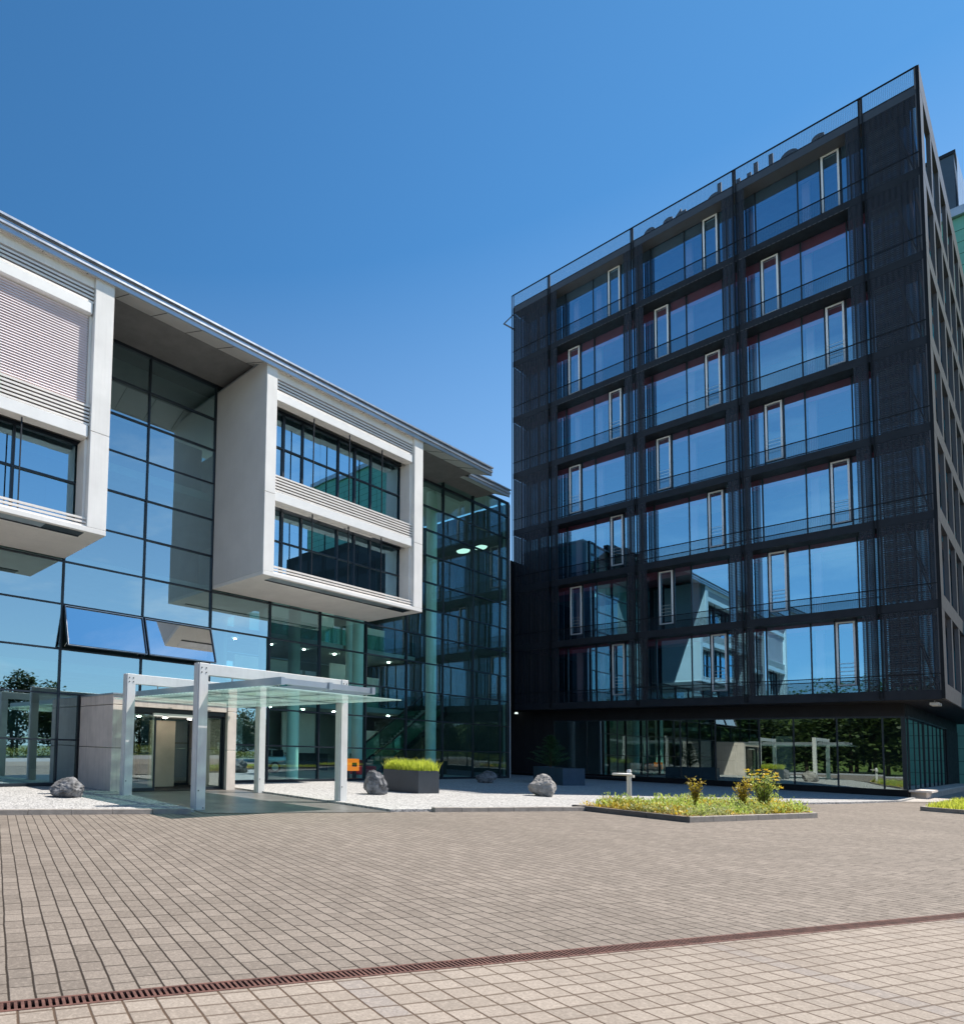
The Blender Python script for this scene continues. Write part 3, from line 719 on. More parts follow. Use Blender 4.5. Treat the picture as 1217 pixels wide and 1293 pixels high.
# windows behind the mesh of the corner bays
for k in range(7):
    z = FZ[k]
    for ys_, yend in (((22.55, 21.95, 21.35, 20.75, 20.17), 20.17), ((5.03, 4.55, 3.95, 3.5), 3.5)):
        mb = MB()
        for y in ys_: mb.box(TGX-.05, TGX+.06, y-.03, y+.03, z+H0, z+H1)
        mb.box(TGX-.04, TGX+.05, yend, ys_[0], z+H1, z+H1+.08); mb.box(TGX-.04, TGX+.05, yend, ys_[0], z-.02, z+H0+.02)
        f = tp(mb, 'window', 'frame')
        mb = MB()
        for a, b in zip(ys_[:-1], ys_[1:]): pane(mb, a, b, 'x', TGX, z+H0, z+H1, .008)
        mb.build('glass_pane', 'glass_tower', f, loc=(0, 0, 0))
    mb = MB()
    for q in range(30): mb.box(TGX-.2, TGX-.17, 4.0, 4.95, z+.3+q*.11, z+.345+q*.11)
    mb.build('blind', 'blind_dark', f, loc=(0, 0, 0))
    mb = MB()
    for y in (21.6, 21.0): mb.box(FX+.3, FX+.34, y-.02, y+.02, z, z+3.7)
    mb.bar((FX+.5, 4.2, z+3.7), (FX+.5, 3.4, z+.0), .05); mb.box(FX+.3, FX+.34, 3.9, 3.94, z, z+2.4)
    tp(mb, 'screen_strut', 'tower_side')
    mb = MB(); mb.box(TGX-.08, TGX+.2, YR+.5, YL-.2, z+H1+.083, z+4.19-.25 if k < 6 else ZT-.25); tp(mb, 'spandrel', 'black')
# core and floors
mb = MB()
for z in FZ+[ZT-.05]: mb.box(TGX+.22, XB-.2, YR+.5, YL-.3, z-.29, z-.01)
tp(mb, 'floor_slab', 'slab_grey')
mb = MB()
for z in FZ: mb.box(TGX+.08, 49.4, YR+.7, YL-.4, z+3.83, z+3.88)
tp(mb, 'ceiling', 'maroon')
for k, z in enumerate(FZ):  # added panels paint the ceiling band; heights follow the soffit's reflection
    for c, (ya, yb) in enumerate(((20.1, 15.15), (15.05, 10.1), (10.0, 5.15))):
        mb = MB(); mb.box(TGX+.1, TGX+.16, yb, ya, z+3.78-(.4+.08*k), z+3.78); tp(mb, 'painted_ceiling_band', 'maroon' if k < 6 else 'blind_dark')
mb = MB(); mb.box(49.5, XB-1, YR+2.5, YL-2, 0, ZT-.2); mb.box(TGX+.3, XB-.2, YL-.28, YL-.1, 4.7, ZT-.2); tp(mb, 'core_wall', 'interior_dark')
mb = MB()
for k in range(7):
    for y in (19.0, 12.6, 9.6, 17.6, 7.4): mb.box(TGX+.5, TGX+.75, y-.15, y+.15, FZ[k], FZ[k]+3.7)
tp(mb, 'inner_column', 'interior')
# the lit grey grid of the long side
SYW = YR
for z in FZ: 
    mb = MB(); mb.box(FX+.02, XB, SYW-.05, SYW+.12, z-.42, z+.32); tp(mb, 'side_band', 'tower_side')
mb = MB(); mb.box(FX+.0, XB, SYW-.05, SYW+.12, ZT-.2, ZR+.02); tp(mb, 'side_band', 'tower_side')
mb = MB(); mb.box(FX-.03, FX+.02, SYW-.045, SYW+.06, 4.7, ZR); tp(mb, 'corner_profile', 'tower_metal')
x = FX+.05; fins = []
for k in range(8):
    x0, x1 = (FX+.021, FX+1.1) if k == 0 else (44.6+3.5*k-.28, 44.6+3.5*k+.28)
    mb = MB()
    for i, z in enumerate(FZ):
        zt = FZ[i+1]-.423 if i < 6 else ZT-.203
        mb.box(x0, x1, SYW-.046, SYW+.1, z+.323, zt)
    tp(mb, 'side_fin', 'tower_side')
mb = MB()
for i, z in enumerate(FZ):
    for k in range(8):
        pane(mb, 44.9+3.5*k, 48+3.5*k, 'y', SYW+.35, z+.1, z+3.8, .01)
tp(mb, 'side_glazing', 'glass_tower')
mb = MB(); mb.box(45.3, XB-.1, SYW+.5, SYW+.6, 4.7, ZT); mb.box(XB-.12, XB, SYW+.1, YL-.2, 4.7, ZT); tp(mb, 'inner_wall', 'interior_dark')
mb = MB(); mb.box(FX+.06, XB-.1, YR+.03, YL-.1, 4.66, 4.7); tp(mb, 'overhang_soffit', 'dark_panel')
# ground floor
GYL, GYR = 23.85, 4.6
mb = MB(); mb.box(GRX, GRX+.3, 20.92, GYL, 0, 4.655); 
for y in (21.6, 22.3, 23.0): mb.box(GRX-.012, GRX, y-.006, y+.006, 0, 4.6)
tp(mb, 'wall_panel', 'dark_panel')
mb = MB(); mb.box(GRX, GRX+.3, GYR, 20.915, 4.02, 4.655); mb.box(GRX+.305, 70.5, GYR, GYR+.3, 4.02, 4.655); mb.box(63.8, 71, GYR+.01, GYR+.31, 0, 4.015); tp(mb, 'lintel', 'dark_panel')
mb = MB(); mb.box(GRX-.02, GRX+.35, GYR-.02, 20.915, 0, .4); mb.box(GRX+.355, 67.6, GYR-.02, GYR+.3, 0, .4); tp(mb, 'plinth', 'tower_metal')
mb = MB(); mb.box(GRX+.1, 68.5, GYR-.75, GYR-.03, .32, .42); mb.box(GRX+.5, 68, GYR-.55, GYR-.05, 0, .315); tp(mb, 'side_sill', 'concrete_dirty')
mb = MB(); mb.box(GRX-.75, GRX-.03, 16.0, 23.75, .2, .29); mb.box(GRX-.55, GRX-.06, 16.2, 23.6, .02, .197); tp(mb, 'bench_ledge', 'tower_ledge')
gy = [20.9, 18.8, 17.0, 15.35, 13.63, 11.95, 10.0, 8.6, 6.95, 5.35, 4.62]
mb = MB()
for y in gy: mb.box(GRX+.02, GRX+.16, y-.03, y+.03, .41, 4.0)
for y in (19.6, 18.1, 16.2, 14.5, 12.75, 11.1, 9.4, 7.5, 6.05): mb.box(GRX+.1, GRX+.3, y-.02, y+.02, .41, 4.0)
mb.box(GRX+.0, GRX+.18, 4.6, 20.9, 3.93, 4.017)
f = tp(mb, 'ground_window_frame', 'frame')
mb = MB()
for a, b in zip(gy[:-1], gy[1:]): pane(mb, a-.01, b+.01, 'x', GRX+.06, .4, 4.0, .006)
mb.build('glass_pane', 'glass_ground', f, loc=(0, 0, 0))
mb = MB()
sx = [46.1]+[47.05+1.93*k for k in range(9)]
for x in sx: mb.box(x-.05, x+.05, GYR+.0, GYR+.14, .41, 4.0); mb.box(x-.03, x+.03, GYR-.012, GYR+.0, .43, 3.95)
mb.box(46.1, 62.6, GYR-.1, GYR+.1, 3.951, 4.016); mb.box(46.1, 62.6, GYR+.03, GYR+.12, .402, .44)
f = tp(mb, 'side_window_frame', 'frame')
mb = MB()
for a, b in zip(sx[:-1], sx[1:]): pane(mb, a, b, 'y', GYR+.02, .4, 4.0, .012)
mb.build('glass_pane', 'glass_ground', f, loc=(0, 0, 0))
mb = MB(); mb.box(GRX+.3, 71, GYR+.3, GYL-.1, -.005, .38); tp(mb, 'ground_floor', 'slab_grey')
mb = MB(); mb.box(46.4, 46.5, 8.75, 9.55, .4, 3.0); tp(mb, 'pale_door', 'white_metal')
mb = MB(); mb.box(GRX+.4, 70, GYL-.2, GYL, 0, 4.6); tp(mb, 'left_wall', 'dark_panel')
mb = MB(); mb.bar((FX+.2, YL-.05, 34.0), (FX+.2, YL+.75, 33.65), .06); mb.bar((FX+.2, YL+.75, 33.65), (FX+.2, YL-.05, 32.75), .09); tp(mb, 'awning_bracket', 'tower_side')
# rooftop sign
sg = empty('rooftop_sign', (45.5, 11, ZT), 'large dark rooftop letters standing behind the mesh parapet of the tower', 'sign')
def letter(ch, y, size=2.15, z=34.72):
    cu = bpy.data.curves.new('letter', 'FONT'); cu.body = ch; cu.size = size; cu.extrude = .07; cu.align_x = 'CENTER'; cu.offset = .02; cu.resolution_u = 4
    t = bpy.data.objects.new('tmp', cu); COL.objects.link(t)
    me = bpy.data.meshes.new_from_object(t.evaluated_get(bpy.context.evaluated_depsgraph_get()))
    COL.objects.unlink(t); bpy.data.objects.remove(t)
    me.transform(Matrix(((0, 0, -1, 45.5), (-.78, 0, 0, y), (0, .93 if ch in 'dtl' else 1, 0, z), (0, 0, 0, 1))))
    me.materials.clear(); me.materials.append(MT['band'])
    link('letter', me, sg)
for ch, y in (('e', 14.62), ('s', 13.62), ('t', 12.95), ('d', 11.32), ('u', 9.95), ('l', 9.41), ('l', 8.76), ('o', 8.0), ('s', 6.85)): letter(ch, y)
mb = MB(); mb.box(45.46, 45.54, 6.2, 15.3, 34.95, 35.08)
for y in (6.4, 8.4, 10.4, 12.4, 15.1): mb.box(45.46, 45.54, y-.03, y+.03, 34.6, 34.947)
mb.build('sign_rail', 'tower_metal', sg)
fl = empty('floodlight', (45.2, 3.6, 4.66), 'small twin floodlight under the soffit at the corner of the dark tower', 'floodlight')
for k in range(2):
    mb = MB(); y = 3.55; x = 44.7+k*.75
    mb.box(x, x+.45, y-.14, y+.14, 4.45, 4.57); mb.box(x+.2, x+.25, y-.02, y+.02, 4.57, 4.66); mb.build('lamp_head', 'galv', fl)
o = MB(); o.tube([(45.6, 23.3, 4.62), (45.6, 23.3, 4.5)], [.09, .12], 12); o = o.build('downlight', 'lamp'); tag(o, 'small glowing round lamp above the dark wall panel at the tower foot', 'lamp')

# neighbouring building with its plant room
gb = empty('green_building', (80, -5, 0), 'green clad building rising behind the right side of the dark tower', 'building')
MT['green_clad'] = solid('green_cladding', (.18, .48, .39), .5, var=.06)
mb = MB(); mb.box(76, 100, -36, 14, 0, 45.2); mb.build('wall', 'green_clad', gb)
mb = MB()
for k in range(46): mb.box(75.985, 76.0, -36, 14, k*.98, k*.98+.03)
for k in range(16): mb.box(75.984, 76.0, -36+k*3.1, -36+k*3.1+.03, 0, 43.3)
mb.build('cladding_joint', 'tower_metal', gb)
mb = MB(); mb.box(75.6, 101, -36.5, 14.5, 45.22, 45.9); mb.build('roof_edge', 'zinc', gb)
rw = empty('added_dark_wing', (74, -12, 0), 'unseen dark wing added beyond the tower to darken the mirrored view', 'building')  # unseen wing, added to darken what the bay windows mirror
mb = MB(); mb.box(73, 75.5, -40, -12.5, 0, 33); mb.build('wall', 'dark_panel', rw)
for k in range(7):
    mb = MB()
    for j in range(7): pane(mb, -38+3.3*j, -35.2+3.3*j, 'x', 72.97, 5+4*k, 7.6+4*k)
    mb.build('window', 'black', rw)
pr = empty('plant_room', (86, 4, 45.9), 'dark metal clad plant room on the roof behind the tower', 'plant room')
MT['slate_clad'] = solid('slate_blue_cladding', (.07, .1, .14), .45, metal=.2, var=.08)
mb = MB(); mb.box(80, 90, 4.05, 12, 45.9, 53.2); mb.build('wall', 'slate_clad', pr)
mb = MB()
for y in (4.9, 5.8, 6.7, 7.6): mb.box(79.98, 80, y, y+.03, 45.9, 53.1)
mb.box(79.9, 90.1, 3.95, 12.1, 53.2, 53.5); mb.build('cladding_seam', 'black', pr)
mb = MB(); mb.quad((80, 3.9, 45.9), (88, 3.4, 45.9), (88, 3.4, 51.0), (80, 3.9, 53.0)); mb.build('side_mesh', 'zinc', pr)

# ------------------------------------------------------------------ interior lamps, lobby objects
for k, (x, y, z, ry) in enumerate(((36.0, 21.7, 14.2, 0), (38.0, 21.7, 14.85, 0))):
    t = empty('pendant_lamp', (x, y, z), ('white oval pendant lamp behind the glass, lower of the two' if k == 0 else 'white oval pendant lamp behind the glass, higher and nearer the dark tower'), 'lamp')
    mb = MB(); mb.tube([(x, y, z), (x, y, z+.08), (x, y, z+.16)], [.34, .4, .2], 24); mb.build('lamp_shade', 'lamp', t)
    mb = MB(); mb.tube([(x, y, z+.16), (x, y, 17.88)], .008, 6); mb.build('cable', 'black', t)
ot = empty('information_stand', (25.3, 21.6, 0), 'bright orange stand with an added glow and a dark panel just inside the lobby glass', 'stand')
mb = MB(); mb.box(25.15, 25.95, 21.4, 21.8, .5, 1.12); mb.build('glow_box', 'orange_glow', ot)
mb = MB(); mb.box(25.4, 25.75, 21.38, 21.4, .72, .92); mb.build('panel', 'black', ot)
mb = MB(); mb.box(25.25, 25.33, 21.5, 21.7, .03, .5); mb.box(25.77, 25.85, 21.5, 21.7, .03, .5); mb.build('leg', 'black', ot)
rc = empty('lobby_armchair', (26.6, 21.6, 0), 'red armchair inside the lobby beside the orange stand', 'armchair')
mb = MB(); mb.box(26.1, 27.0, 21.2, 21.9, .3, .55); mb.build('seat', 'red', rc, bevel=.04)
mb = MB(); mb.box(26.1, 27.0, 21.9, 22.05, .3, 1.05); mb.build('backrest', 'red', rc, bevel=.04)
mb = MB()
for x in (25.97, 27.0): mb.box(x, x+.13, 21.2, 22.05, .3, .75)
mb.build('armrest', 'red', rc, bevel=.03)
mb = MB()
for x in (26.1, 26.9):
    for y in (21.25, 21.85): mb.box(x, x+.06, y, y+.06, .03, .3)
mb.build('leg', 'black', rc)

# silver estate car shown inside the lobby
def car(loc, rz):
    c = empty('estate_car', loc, 'silver estate car standing behind the lobby glass beside the entrance porch', 'car'); c.rotation_euler.z = rz
    st = [(-2.2,.55,.45,.72,.74),(-2.12,.8,.35,.9,.95),(-1.9,.86,.3,.98,1.3),(-1.3,.88,.25,.98,1.46),(0,.9,.24,.97,1.5),(.55,.9,.24,.95,1.42),(1.05,.89,.25,.92,1.0),(1.7,.86,.28,.84,.88),(2.1,.75,.35,.7,.74),(2.2,.55,.42,.6,.62)]
    rings = []
    for x, w, zb, zbelt, zr in st:
        wr = w*.74 if zr-zbelt > .2 else w*.93
        rings.append([(x,-w*.9,zb),(x,-w,zb+.2),(x,-w,zbelt-.08),(x,-w*.96,zbelt),(x,-wr,zr-.03),(x,-wr*.8,zr),(x,wr*.8,zr),(x,wr,zr-.03),(x,w*.96,zbelt),(x,w,zbelt-.08),(x,w,zb+.2),(x,w*.9,zb)])
    mb = MB(); n = 12
    for r in rings: mb.v += r
    for i in range(len(rings)-1):
        for q in range(n):
            a = i*n+q; b = i*n+(q+1) % n; mb.f.append((a, b, b+n, a+n)); mb.mi.append(0)
    mb.f.append(tuple(range(n))); mb.mi.append(0); mb.f.append(tuple((len(rings)-1)*n+q for q in range(n))); mb.mi.append(0)
    mb.build('body', 'car', c, loc=(0, 0, 0), smooth=True)
    for s in (-1, 1):
        g = MB()
        for (xa, xb) in ((-1.85, -1.2), (-1.1, -.2), (-.1, .72)):
            zt = 1.4; g.quad((xa, s*.885, 1.0), (xb if xb < .5 else 1.0, s*.885, 1.0), (xb if xb < .5 else .55, s*.71, zt-.04), (xa, s*.71, zt))
        g.build('side_window', 'black', c, loc=(0, 0, 0))
    g = MB(); g.quad((1.08, -.75, .99), (1.08, .75, .99), (.57, .62, 1.42), (.57, -.62, 1.42)); g.build('windscreen', 'black', c, loc=(0, 0, 0))
    for x in (-1.35, 1.38):
        for s in (-1, 1):
            w = MB(); w.tube([(x, s*.72, .33), (x, s*.92, .33)], .33, 20); wo = w.build('wheel', 'rubber', c, loc=(0, 0, 0))
            r = MB(); r.tube([(x, s*.925, .33), (x, s*.93, .33)], .21, 14); r.build('rim', 'galv', wo, loc=(0, 0, 0))
    for s in (-1, 1):
        h = MB(); h.box(2.02, 2.16, s*.62-.12, s*.62+.12, .62, .72); h.build('headlight', 'white_metal', c, loc=(0, 0, 0))
        h = MB(); h.box(-2.16, -2.08, s*.7-.07, s*.7+.07, .75, .95); h.build('tail_light', 'red', c, loc=(0, 0, 0))
car((25.6, 29.5, .04), rad(-35.4+180))

# ------------------------------------------------------------------ plants, planters, boulders
def blades(mb, n, area, h, w, lean=.35, z=0.0):
    for _ in range(n):
        x, y = area(); a = random.uniform(0, 6.283); hh = h*random.uniform(.45, 1.0)*(1+.55*noise.noise(Vector((x*4, y*4, z)))); l = lean*hh*random.uniform(.2, 1.0); b = random.uniform(0, 6.283)
        dx, dy = math.cos(a)*w/2, math.sin(a)*w/2; lx, ly = math.cos(b)*l, math.sin(b)*l
        mb.quad((x-dx, y-dy, z), (x+dx, y+dy, z), (x+dx*.7+lx*.4, y+dy*.7+ly*.4, z+hh*.6), (x-dx*.7+lx*.4, y-dy*.7+ly*.4, z+hh*.6))
        mb.quad((x-dx*.7+lx*.4, y-dy*.7+ly*.4, z+hh*.6), (x+dx*.7+lx*.4, y+dy*.7+ly*.4, z+hh*.6), (x+lx, y+ly, z+hh))
def leaf(mb, p, d, l, w):
    d = Vector(d).normalized(); up = Vector((random.uniform(-.3,.3), random.uniform(-.3,.3), 1)); r = d.cross(up).normalized()*w/2
    p = Vector(p); m = p+d*l*.5; mb.quad(p, m+r, p+d*l, m-r)
def planter(pts, h, mat, label):
    """open box with a rim: pts are its four ground corners"""
    root = empty('planter', (*pts[0], GZ), label, 'planter')
    cx = sum(p[0] for p in pts)/4; cy = sum(p[1] for p in pts)/4
    inn = [(cx+(x-cx)*.95, cy+(y-cy)*.95) for x, y in pts]
    mb = MB(); z1 = GZ+h
    for k in range(4):
        a, b, c, d = pts[k], pts[(k+1) % 4], inn[(k+1) % 4], inn[k]
        mb.hexa([(*a, GZ), (*b, GZ), (*c, GZ), (*d, GZ), (*a, z1), (*b, z1), (*c, z1), (*d, z1)])
    mb.build('box', mat, root)
    mb = MB(); mb.quad(*[(x, y, z1-.06) for x, y in inn]); mb.build('soil', 'soil', root)
    return root, inn, z1
A, B, C_ = Vector((20.32, 15.45)), Vector((20.36, 13.98)), Vector((21.25, 13.66))
A, B, C_ = Vector((20.1, 15.4)), Vector((20.25, 13.95)), Vector((21.25, 13.75))
D_ = A+(C_-B)
pts = [tuple(A), tuple(B), tuple(C_), tuple(D_)]
_, inn, zt = planter(pts, .84, 'planter', 'anthracite box planter full of lime green grass on the white gravel')
def quad_area(q):
    def f():
        s, t = random.random(), random.random()
        a = Vector(q[0]).lerp(Vector(q[1]), s); b = Vector(q[3]).lerp(Vector(q[2]), s); p = a.lerp(b, t); return p.x, p.y
    return f
ex = [tuple(Vector((sum(p[0] for p in inn)/4, sum(p[1] for p in inn)/4)).lerp(Vector(q), 1.04)) for q in inn]
mb = MB(); blades(mb, 3800, quad_area(ex), .46, .022, .6, zt-.05)
o = mb.build('ornamental_grass', 'leaf_lime'); tag(o, 'lime green ornamental grass filling the anthracite planter', 'grass')
pts = [(35.9, 17.4), (33.85, 14.95), (35.75, 14.7), (37.8, 17.1)]
_, inn, zt = planter(pts, .88, 'planter_blue', 'dark slate blue planter with a conifer in front of the tower')
def conifer(x, y, z, h):
    root = empty('dwarf_conifer', (x, y, z), 'dark green dwarf conifer growing in the slate blue planter', 'conifer')
    t = MB(); t.tube([(x, y, z-.06), (x+.05, y, z+h*.5), (x+.1, y, z+h)], [.06, .04, .01], 8); t.build('trunk', 'bark', root)
    f = MB()
    for k in range(70):
        f0 = (k/70)**1.15; zz = z+.06+h*.95*f0; ln = (1-f0)*random.uniform(.65, 1.15)*1.15+.12; a = k*2.4+random.uniform(-.3, .3)
        d = Vector((math.cos(a), math.sin(a), random.uniform(.1, .5))).normalized()
        for q in range(26):
            s = (q+1)/26; p = Vector((x+.1*f0, y, zz))+d*ln*s
            for r in range(3):
                dd = d*.6+Vector((random.uniform(-.9,.9), random.uniform(-.9,.9), random.uniform(-.35,.6)))
                leaf(f, p, dd, .13*(1.2-s*.5), .03)
    f.build('crown', 'leaf_conifer', root)
conifer(35.5, 16.3, zt-.03, 1.75)

def boulder(x, y, z, sx, sy, sz, seed, mat, label, rz=0.0, rough=.28):
    random.seed(seed*17+3)
    bm = bmesh.new(); bmesh.ops.create_icosphere(bm, subdivisions=5, radius=1)
    pl = [Vector((random.uniform(-1,1), random.uniform(-1,1), random.uniform(-.8,1))).normalized() for _ in range(22)]
    for v in bm.verts:
        p = v.co.copy()
        for n in pl:                       # flat broken faces
            d = p.dot(n)
            if d > .7: p -= n*(d-.7)*.95
        q = p*1.3+Vector((seed*7.1, seed*3.3, 0))
        p *= 1+noise.fractal(q, .8, 2.1, 7)*rough*.5+abs(noise.noise(q*3.1))*-.1
        v.co = Vector((p.x*sx, p.y*sy, max(p.z, -.62)*sz))
    mnz = min(v.co.z for v in bm.verts)
    for v in bm.verts: v.co.z -= mnz+.02
    me = bpy.data.meshes.new('boulder'); bm.to_mesh(me); bm.free(); me.materials.append(MT[mat])
    o = link('boulder', me, loc=(x, y, z)); o.rotation_euler.z = rz
    return tag(o, label, 'boulder', 'boulders on the white gravel')
boulder(7.45, 16.45, GZ, .62, .5, .38, 1, 'stone', 'squat flat-topped dark speckled boulder on gravel left of the entrance porch', rad(-35))
boulder(18.15, 14.25, GZ, .5, .45, .62, 2, 'stone', 'tall leaning dark grey boulder beside the grass planter', rad(-50))
boulder(24.7, 11.6, GZ, .62, .55, .52, 3, 'stone_pale', 'pale rounded boulder in the sun near the flower bed', rad(-35))
boulder(31.3, 17.6, GZ, .62, .5, .42, 4, 'stone', 'grey boulder lying in the shade between the two planters', rad(-20))

# bollard light
bl = empty('bollard_light', (22.94, 8.15, 0), 'short steel bollard light with a flat white head beside the flower bed', 'bollard light')
mb = MB(); mb.tube([(22.94, 8.15, .1), (22.94, 8.15, 1.18)], .065, 14); mb.build('post', 'galv', bl, smooth=False)
mb = MB()
dx, dy = .814, -.579                        # across the view from the plaza
def ell(cx, cy, z0, z1, a, b, ang, n=20):
    return [(cx+a*math.cos(t)*math.cos(ang)-b*math.sin(t)*math.sin(ang), cy+a*math.cos(t)*math.sin(ang)+b*math.sin(t)*math.cos(ang)) for t in [2*math.pi*k/n for k in range(n)]]
mb.prism(ell(22.94-.22*dx, 8.15-.22*dy, 0, 0, .3, .17, rad(-35)), 1.06, 1.13); mb.build('lamp_head', 'white_lamp_paint', bl, bevel=.015)
mb = MB(); mb.tube([(22.94, 8.15, 1.18), (22.94, 8.15, 1.26)], [.075, .04], 14); mb.box(23.0, 23.1, 8.05, 8.15, 1.0, 1.08); mb.build('cap', 'galv', bl)

# flower beds
BP = [(20.6, 8.85), (20.0, 5.75), (26.1, 4.4), (31.4, 6.3), (26.4, 7.75)]
def bed(pts, mats, label, name='flower_bed'):
    root = empty(name, (*pts[0], 0), label, 'flower bed')
    cx = sum(p[0] for p in pts)/len(pts); cy = sum(p[1] for p in pts)/len(pts)
    for k in range(len(pts)):
        a, b = Vector(pts[k]), Vector(pts[(k+1) % len(pts)]); n = max(1, round((b-a).length/1.0)); d = (b-a).normalized(); nn = Vector((-d.y, d.x))
        if (Vector((cx, cy))-a).dot(nn) < 0: nn = -nn
        mb = MB(); Lg = (b-a).length
        for q in range(n):
            t0, t1 = Lg*q/n+.004, Lg*(q+1)/n-.004
            P0, P1 = a+d*t0, a+d*t1
            mb.hexa([(*P0, -.01), (*P1, -.01), (*(P1+nn*.13), -.01), (*(P0+nn*.13), -.01), (*P0, .15), (*P1, .15), (*(P1+nn*.13), .15), (*(P0+nn*.13), .15)])
        mb.build('border_stone', mats[k % len(mats)], root, bevel=.006)
    inn = [(cx+(x-cx)*.96, cy+(y-cy)*.93) for x, y in pts]
    mb = MB(); mb.prism(inn, -.005, .11); mb.build('soil', 'soil', root)
    return inn
inn = bed(BP, ['kerb_dark', 'kerb', 'kerb', 'kerb', 'kerb'], 'stone-edged flower bed of low green and yellow plants on the paving')
def in_poly(x, y, P):
    c = False; j = len(P)-1
    for i in range(len(P)):
        if (P[i][1] > y) != (P[j][1] > y) and x < (P[j][0]-P[i][0])*(y-P[i][1])/(P[j][1]-P[i][1])+P[i][0]: c = not c
        j = i
    return c
def poly_area(P, dens=None):
    xs = [p[0] for p in P]; ys = [p[1] for p in P]
    def f():
        while True:
            x, y = random.uniform(min(xs), max(xs)), random.uniform(min(ys), max(ys))
            if in_poly(x, y, P) and (dens is None or random.random() < dens(x, y)): return x, y
    return f
def dn(o, s): return lambda x, y: max(0.02, min(1, (noise.noise(Vector((x*s+o, y*s, o)))-.06)*5))
for nm, mat, n, h, o_, lab in (('ground_cover', 'leaf_green', 3000, .34, 3.1, None), ('ground_cover', 'leaf_sage', 2200, .24, 11.7, None), ('ground_cover', 'leaf_yellow', 2200, .26, 23.4, None), ('ground_cover', 'petal', 700, .2, 31.0, None)):
    mb = MB(); ar = poly_area(inn, dn(o_, .75))
    for _ in range(n):
        x, y = ar(); hh = h*random.uniform(.15, 1.0)*(1+.5*noise.noise(Vector((x*1.5, y*1.5, 5))))
        for q in range(2):
            leaf(mb, (x+random.uniform(-.05,.05), y+random.uniform(-.05,.05), .1+hh*random.uniform(.3, 1)), (random.uniform(-1,1), random.uniform(-1,1), random.uniform(.1,1.2)), .12, .035)
    o = mb.build(nm, mat); tag(o, kind='stuff')
def shrub(x, y, h, w, mat, label, name, nb=14, ls=.12, lw=.045, flowers=False, z=.1):
    root = empty(name, (x, y, z), label, 'shrub')
    s = MB(); f = MB(); fl = MB()
    for k in range(nb):
        a = k*2.4; l = h*random.uniform(.6, 1.05); sp = w*random.uniform(.3, 1)
        p0 = Vector((x, y, z)); p2 = Vector((x+math.cos(a)*sp, y+math.sin(a)*sp, z+l)); p1 = (p0+p2)/2+Vector((math.cos(a), math.sin(a), 0))*-.05
        s.tube([p0, p1, p2], [.012, .008, .004], 5, False)
        m = int(l/.03)
        for q in range(m):
            t = .2+.8*q/m; p = p0*(1-t)**2+p1*2*t*(1-t)+p2*t*t
            leaf(f, p, (random.uniform(-1,1), random.uniform(-1,1), random.uniform(-.2,1.0)), ls*random.uniform(.6, 1.2), lw)
        if flowers:
            for q in range(7): f.cur = 1; leaf(f, p2, (random.uniform(-1,1), random.uniform(-1,1), random.uniform(0,.6)), .1, .06); f.cur = 0
    s.build('stem', 'bark', root); f.build('foliage', [mat, 'petal'] if flowers else mat, root)
shrub(22.6, 6.35, 1.0, .2, 'leaf_yellow', 'small upright yellow-leaved shrub nearest the bollard light', 'shrub', 16)
shrub(24.55, 5.75, 1.0, .28, 'leaf_yellow', 'bushy yellow-leaved shrub next to the tall flowering plant', 'shrub', 18)
shrub(25.6, 5.5, 1.2, .5, 'leaf_green', 'tall green plant with yellow flower heads in the flower bed', 'flowering_plant', 26, .16, .03, True)
BP2 = [(34.85, 3.2), (33.6, .5), (47.5, .8), (47.5, 2.75)]
inn2 = bed(BP2, ['kerb', 'kerb_dark', 'kerb', 'kerb'], 'stone-edged grass bed at the right near the tower corner', 'grass_bed')
mb = MB(); blades(mb, 9000, poly_area(inn2), .22, .03, .6, .1); o = mb.build('bed_grass', 'leaf_lime'); tag(o, kind='stuff')

# ------------------------------------------------------------------ what the glass mirrors: woods, hedge, lawn
wd = MB(); wt = MB(); wh = MB()
def tree(mb, x, y, h, r, n, z0=0, ls=1.0):
    wt.tube([(x, y, z0), (x+random.uniform(-.2,.2), y, z0+h*.5)], [.22, .12], 6, False)
    lobes = [(Vector((x+random.uniform(-.6,.6)*r, y+random.uniform(-.6,.6)*r, z0+h*random.uniform(.2, .85))), r*random.uniform(.4, .7)) for _ in range(8)]
    for _ in range(n):
        c, q = random.choice(lobes)
        d = Vector((random.gauss(0,1), random.gauss(0,1), random.gauss(0,1))).normalized()*q*random.uniform(.6, 1.05)
        p = c+d; leaf(mb, p, (random.uniform(-1,1), random.uniform(-1,1), random.uniform(-.6,.6)), random.uniform(.7, 1.3)*ls, .8*ls)
for u in range(-70, 190, 3):
    x, y = uv(u+random.uniform(-1.5, 1.5), -27+random.uniform(-4, 4)); tree(wd, x, y, random.uniform(6, 10.5), random.uniform(2.6, 3.8), 1300, 0, .55)
for v in range(-60, 150, 3):
    for uu in (-41, -52):
        x, y = uv(uu+random.uniform(-4, 4), v*.85); tree(wd, x, y, random.uniform(8, 13), random.uniform(3.4, 4.6), 1100, 0, .65)
for k in range(150):
    uu = random.uniform(-125, -78); x, y = uv(uu, -70+k*1.5); tree(wh, x, y, random.uniform(8, 12), random.uniform(4, 6), 800, 1.0+(-78-uu)*.24, .6)
o = wd.build('woodland', 'leaf_dark'); tag(o, kind='stuff')
o = wt.build('woodland_trunks', 'bark'); tag(o, kind='stuff')
o = wh.build('hill_woodland', 'leaf_hill'); tag(o, kind='stuff')
hb = MB()
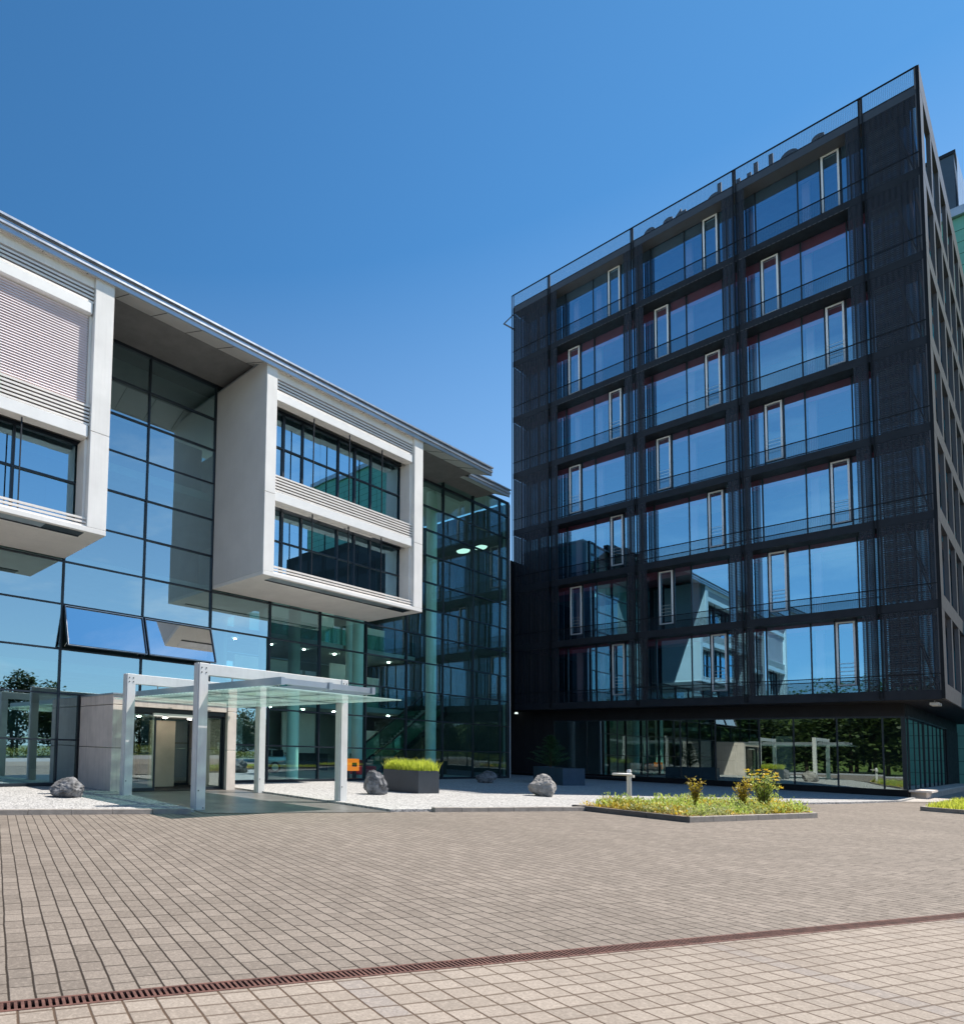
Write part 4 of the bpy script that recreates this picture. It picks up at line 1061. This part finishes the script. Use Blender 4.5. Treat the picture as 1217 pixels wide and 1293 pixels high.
for _ in range(15000):
    x, y = uv(random.uniform(-60, 150), random.uniform(-20.2, -18.6)); leaf(hb, (x, y, random.uniform(.05, 1.05)), (random.uniform(-1,1), random.uniform(-1,1), random.uniform(-.5,1)), .35, .2)
o = hb.build('hedge', 'hedge'); tag(o, kind='stuff')
mb = MB()
n = 40
for i in range(n):
    for q, (ua, za, ub, zb) in enumerate((( -66, -.1, -80, 2), (-80, 2, -126, 14), (-126, 14, -160, 16))):
        v0, v1 = -160+i*8, -152+i*8
        p = [uv(ua, v0), uv(ua, v1), uv(ub, v1), uv(ub, v0)]
        mb.quad((*p[0], za), (*p[1], za), (*p[2], zb), (*p[3], zb))
o = mb.build('hill', 'grass_ground'); tag(o, kind='structure')

# ------------------------------------------------------------------ light, sky, camera
SUN_EL = rad(56.5); sd = Vector((.9, -.435, 0)).normalized()
sdir = Vector((sd.x*math.cos(SUN_EL), sd.y*math.cos(SUN_EL), math.sin(SUN_EL)))
w = bpy.data.worlds.new('World'); S.world = w; w.use_nodes = True
nt = w.node_tree; nt.nodes.clear()
out = nt.nodes.new('ShaderNodeOutputWorld'); bg = nt.nodes.new('ShaderNodeBackground'); L(nt, bg.outputs[0], out.inputs[0])
sk = nt.nodes.new('ShaderNodeTexSky'); sk.sky_type = 'NISHITA'; sk.sun_disc = False
sk.sun_elevation = SUN_EL; sk.sun_rotation = math.atan2(sd.x, sd.y); sk.altitude = 300; sk.air_density = 1.0; sk.dust_density = .25; sk.ozone_density = 1.4
bg.inputs[1].default_value = .085
skc = (mixc(nt, 1.0, sk.outputs[0], (.4, .88, 1.12), 'MULTIPLY'))
# thin low clouds in the half of the sky away from the view
tc = nt.nodes.new('ShaderNodeTexCoord').outputs['Generated']
dp = N(nt, 'VectorMath', operation='DOT_PRODUCT'); L(nt, tc, dp.inputs[0]); dp.inputs[1].default_value = (-.58, -.81, 0)
sz = N(nt, 'SeparateXYZ'); L(nt, tc, sz.inputs[0])
mp = N(nt, 'Mapping'); mp.inputs['Scale'].default_value = (1.6, 1.6, 5.0); L(nt, tc, mp.inputs[0])
cn_ = noise_t(nt, mp.outputs[0], 2.3, 7, .62)
cf_ = M_(nt, 'MULTIPLY', mapr(nt, cn_, .5, .72, 0, 1), mapr(nt, sz.outputs[2], .7, .15, 0, .55))
cf_ = M_(nt, 'MULTIPLY', cf_, mapr(nt, dp.outputs['Value'], -.55, -.1, 0, 1))
hz_ = M_(nt, 'MULTIPLY', mapr(nt, sz.outputs[2], .0, .62, .62, 0), mapr(nt, dp.outputs['Value'], -.9, .0, .55, 1))
skc = mixc(nt, hz_, skc, (6.5, 7.6, 9.0))
L(nt, mixc(nt, cf_, skc, (8.5, 9.0, 9.8)), bg.inputs[0])
sl = bpy.data.lights.new('sun', 'SUN'); sl.energy = 4.8; sl.angle = rad(.53); sl.color = (1, .93, .84)
so = bpy.data.objects.new('sun', sl); COL.objects.link(so); so.rotation_euler = sdir.to_track_quat('Z', 'Y').to_euler(); so.location = (0, 0, 60)

cd = bpy.data.cameras.new('camera'); co = bpy.data.objects.new('camera', cd); COL.objects.link(co); S.camera = co
cd.sensor_fit = 'VERTICAL'; cd.sensor_height = 24; cd.sensor_width = 24; cd.lens = 14.56716; cd.shift_x = .28341; cd.shift_y = .18967
cd.clip_end = 5000; cd.clip_start = .1
Rm = Matrix(((.8147, -.0575, -.5771), (-.5792, -.0314, -.8146), (.0287, .9978, -.0589)))
q = Rm.to_quaternion().normalized()
co.matrix_world = Matrix.LocRotScale(Vector((0, 0, 1.7)), q, None)
S.view_settings.view_transform = 'Standard'; S.view_settings.look = 'None'; S.view_settings.exposure = 0.72; S.view_settings.gamma = 1
S.cycles.max_bounces = 10; S.cycles.transparent_max_bounces = 24; S.cycles.glossy_bounces = 4; S.cycles.diffuse_bounces = 4
S.cycles.use_denoising = True; S.cycles.sample_clamp_indirect = 6; S.cycles.caustics_reflective = False; S.cycles.caustics_refractive = False
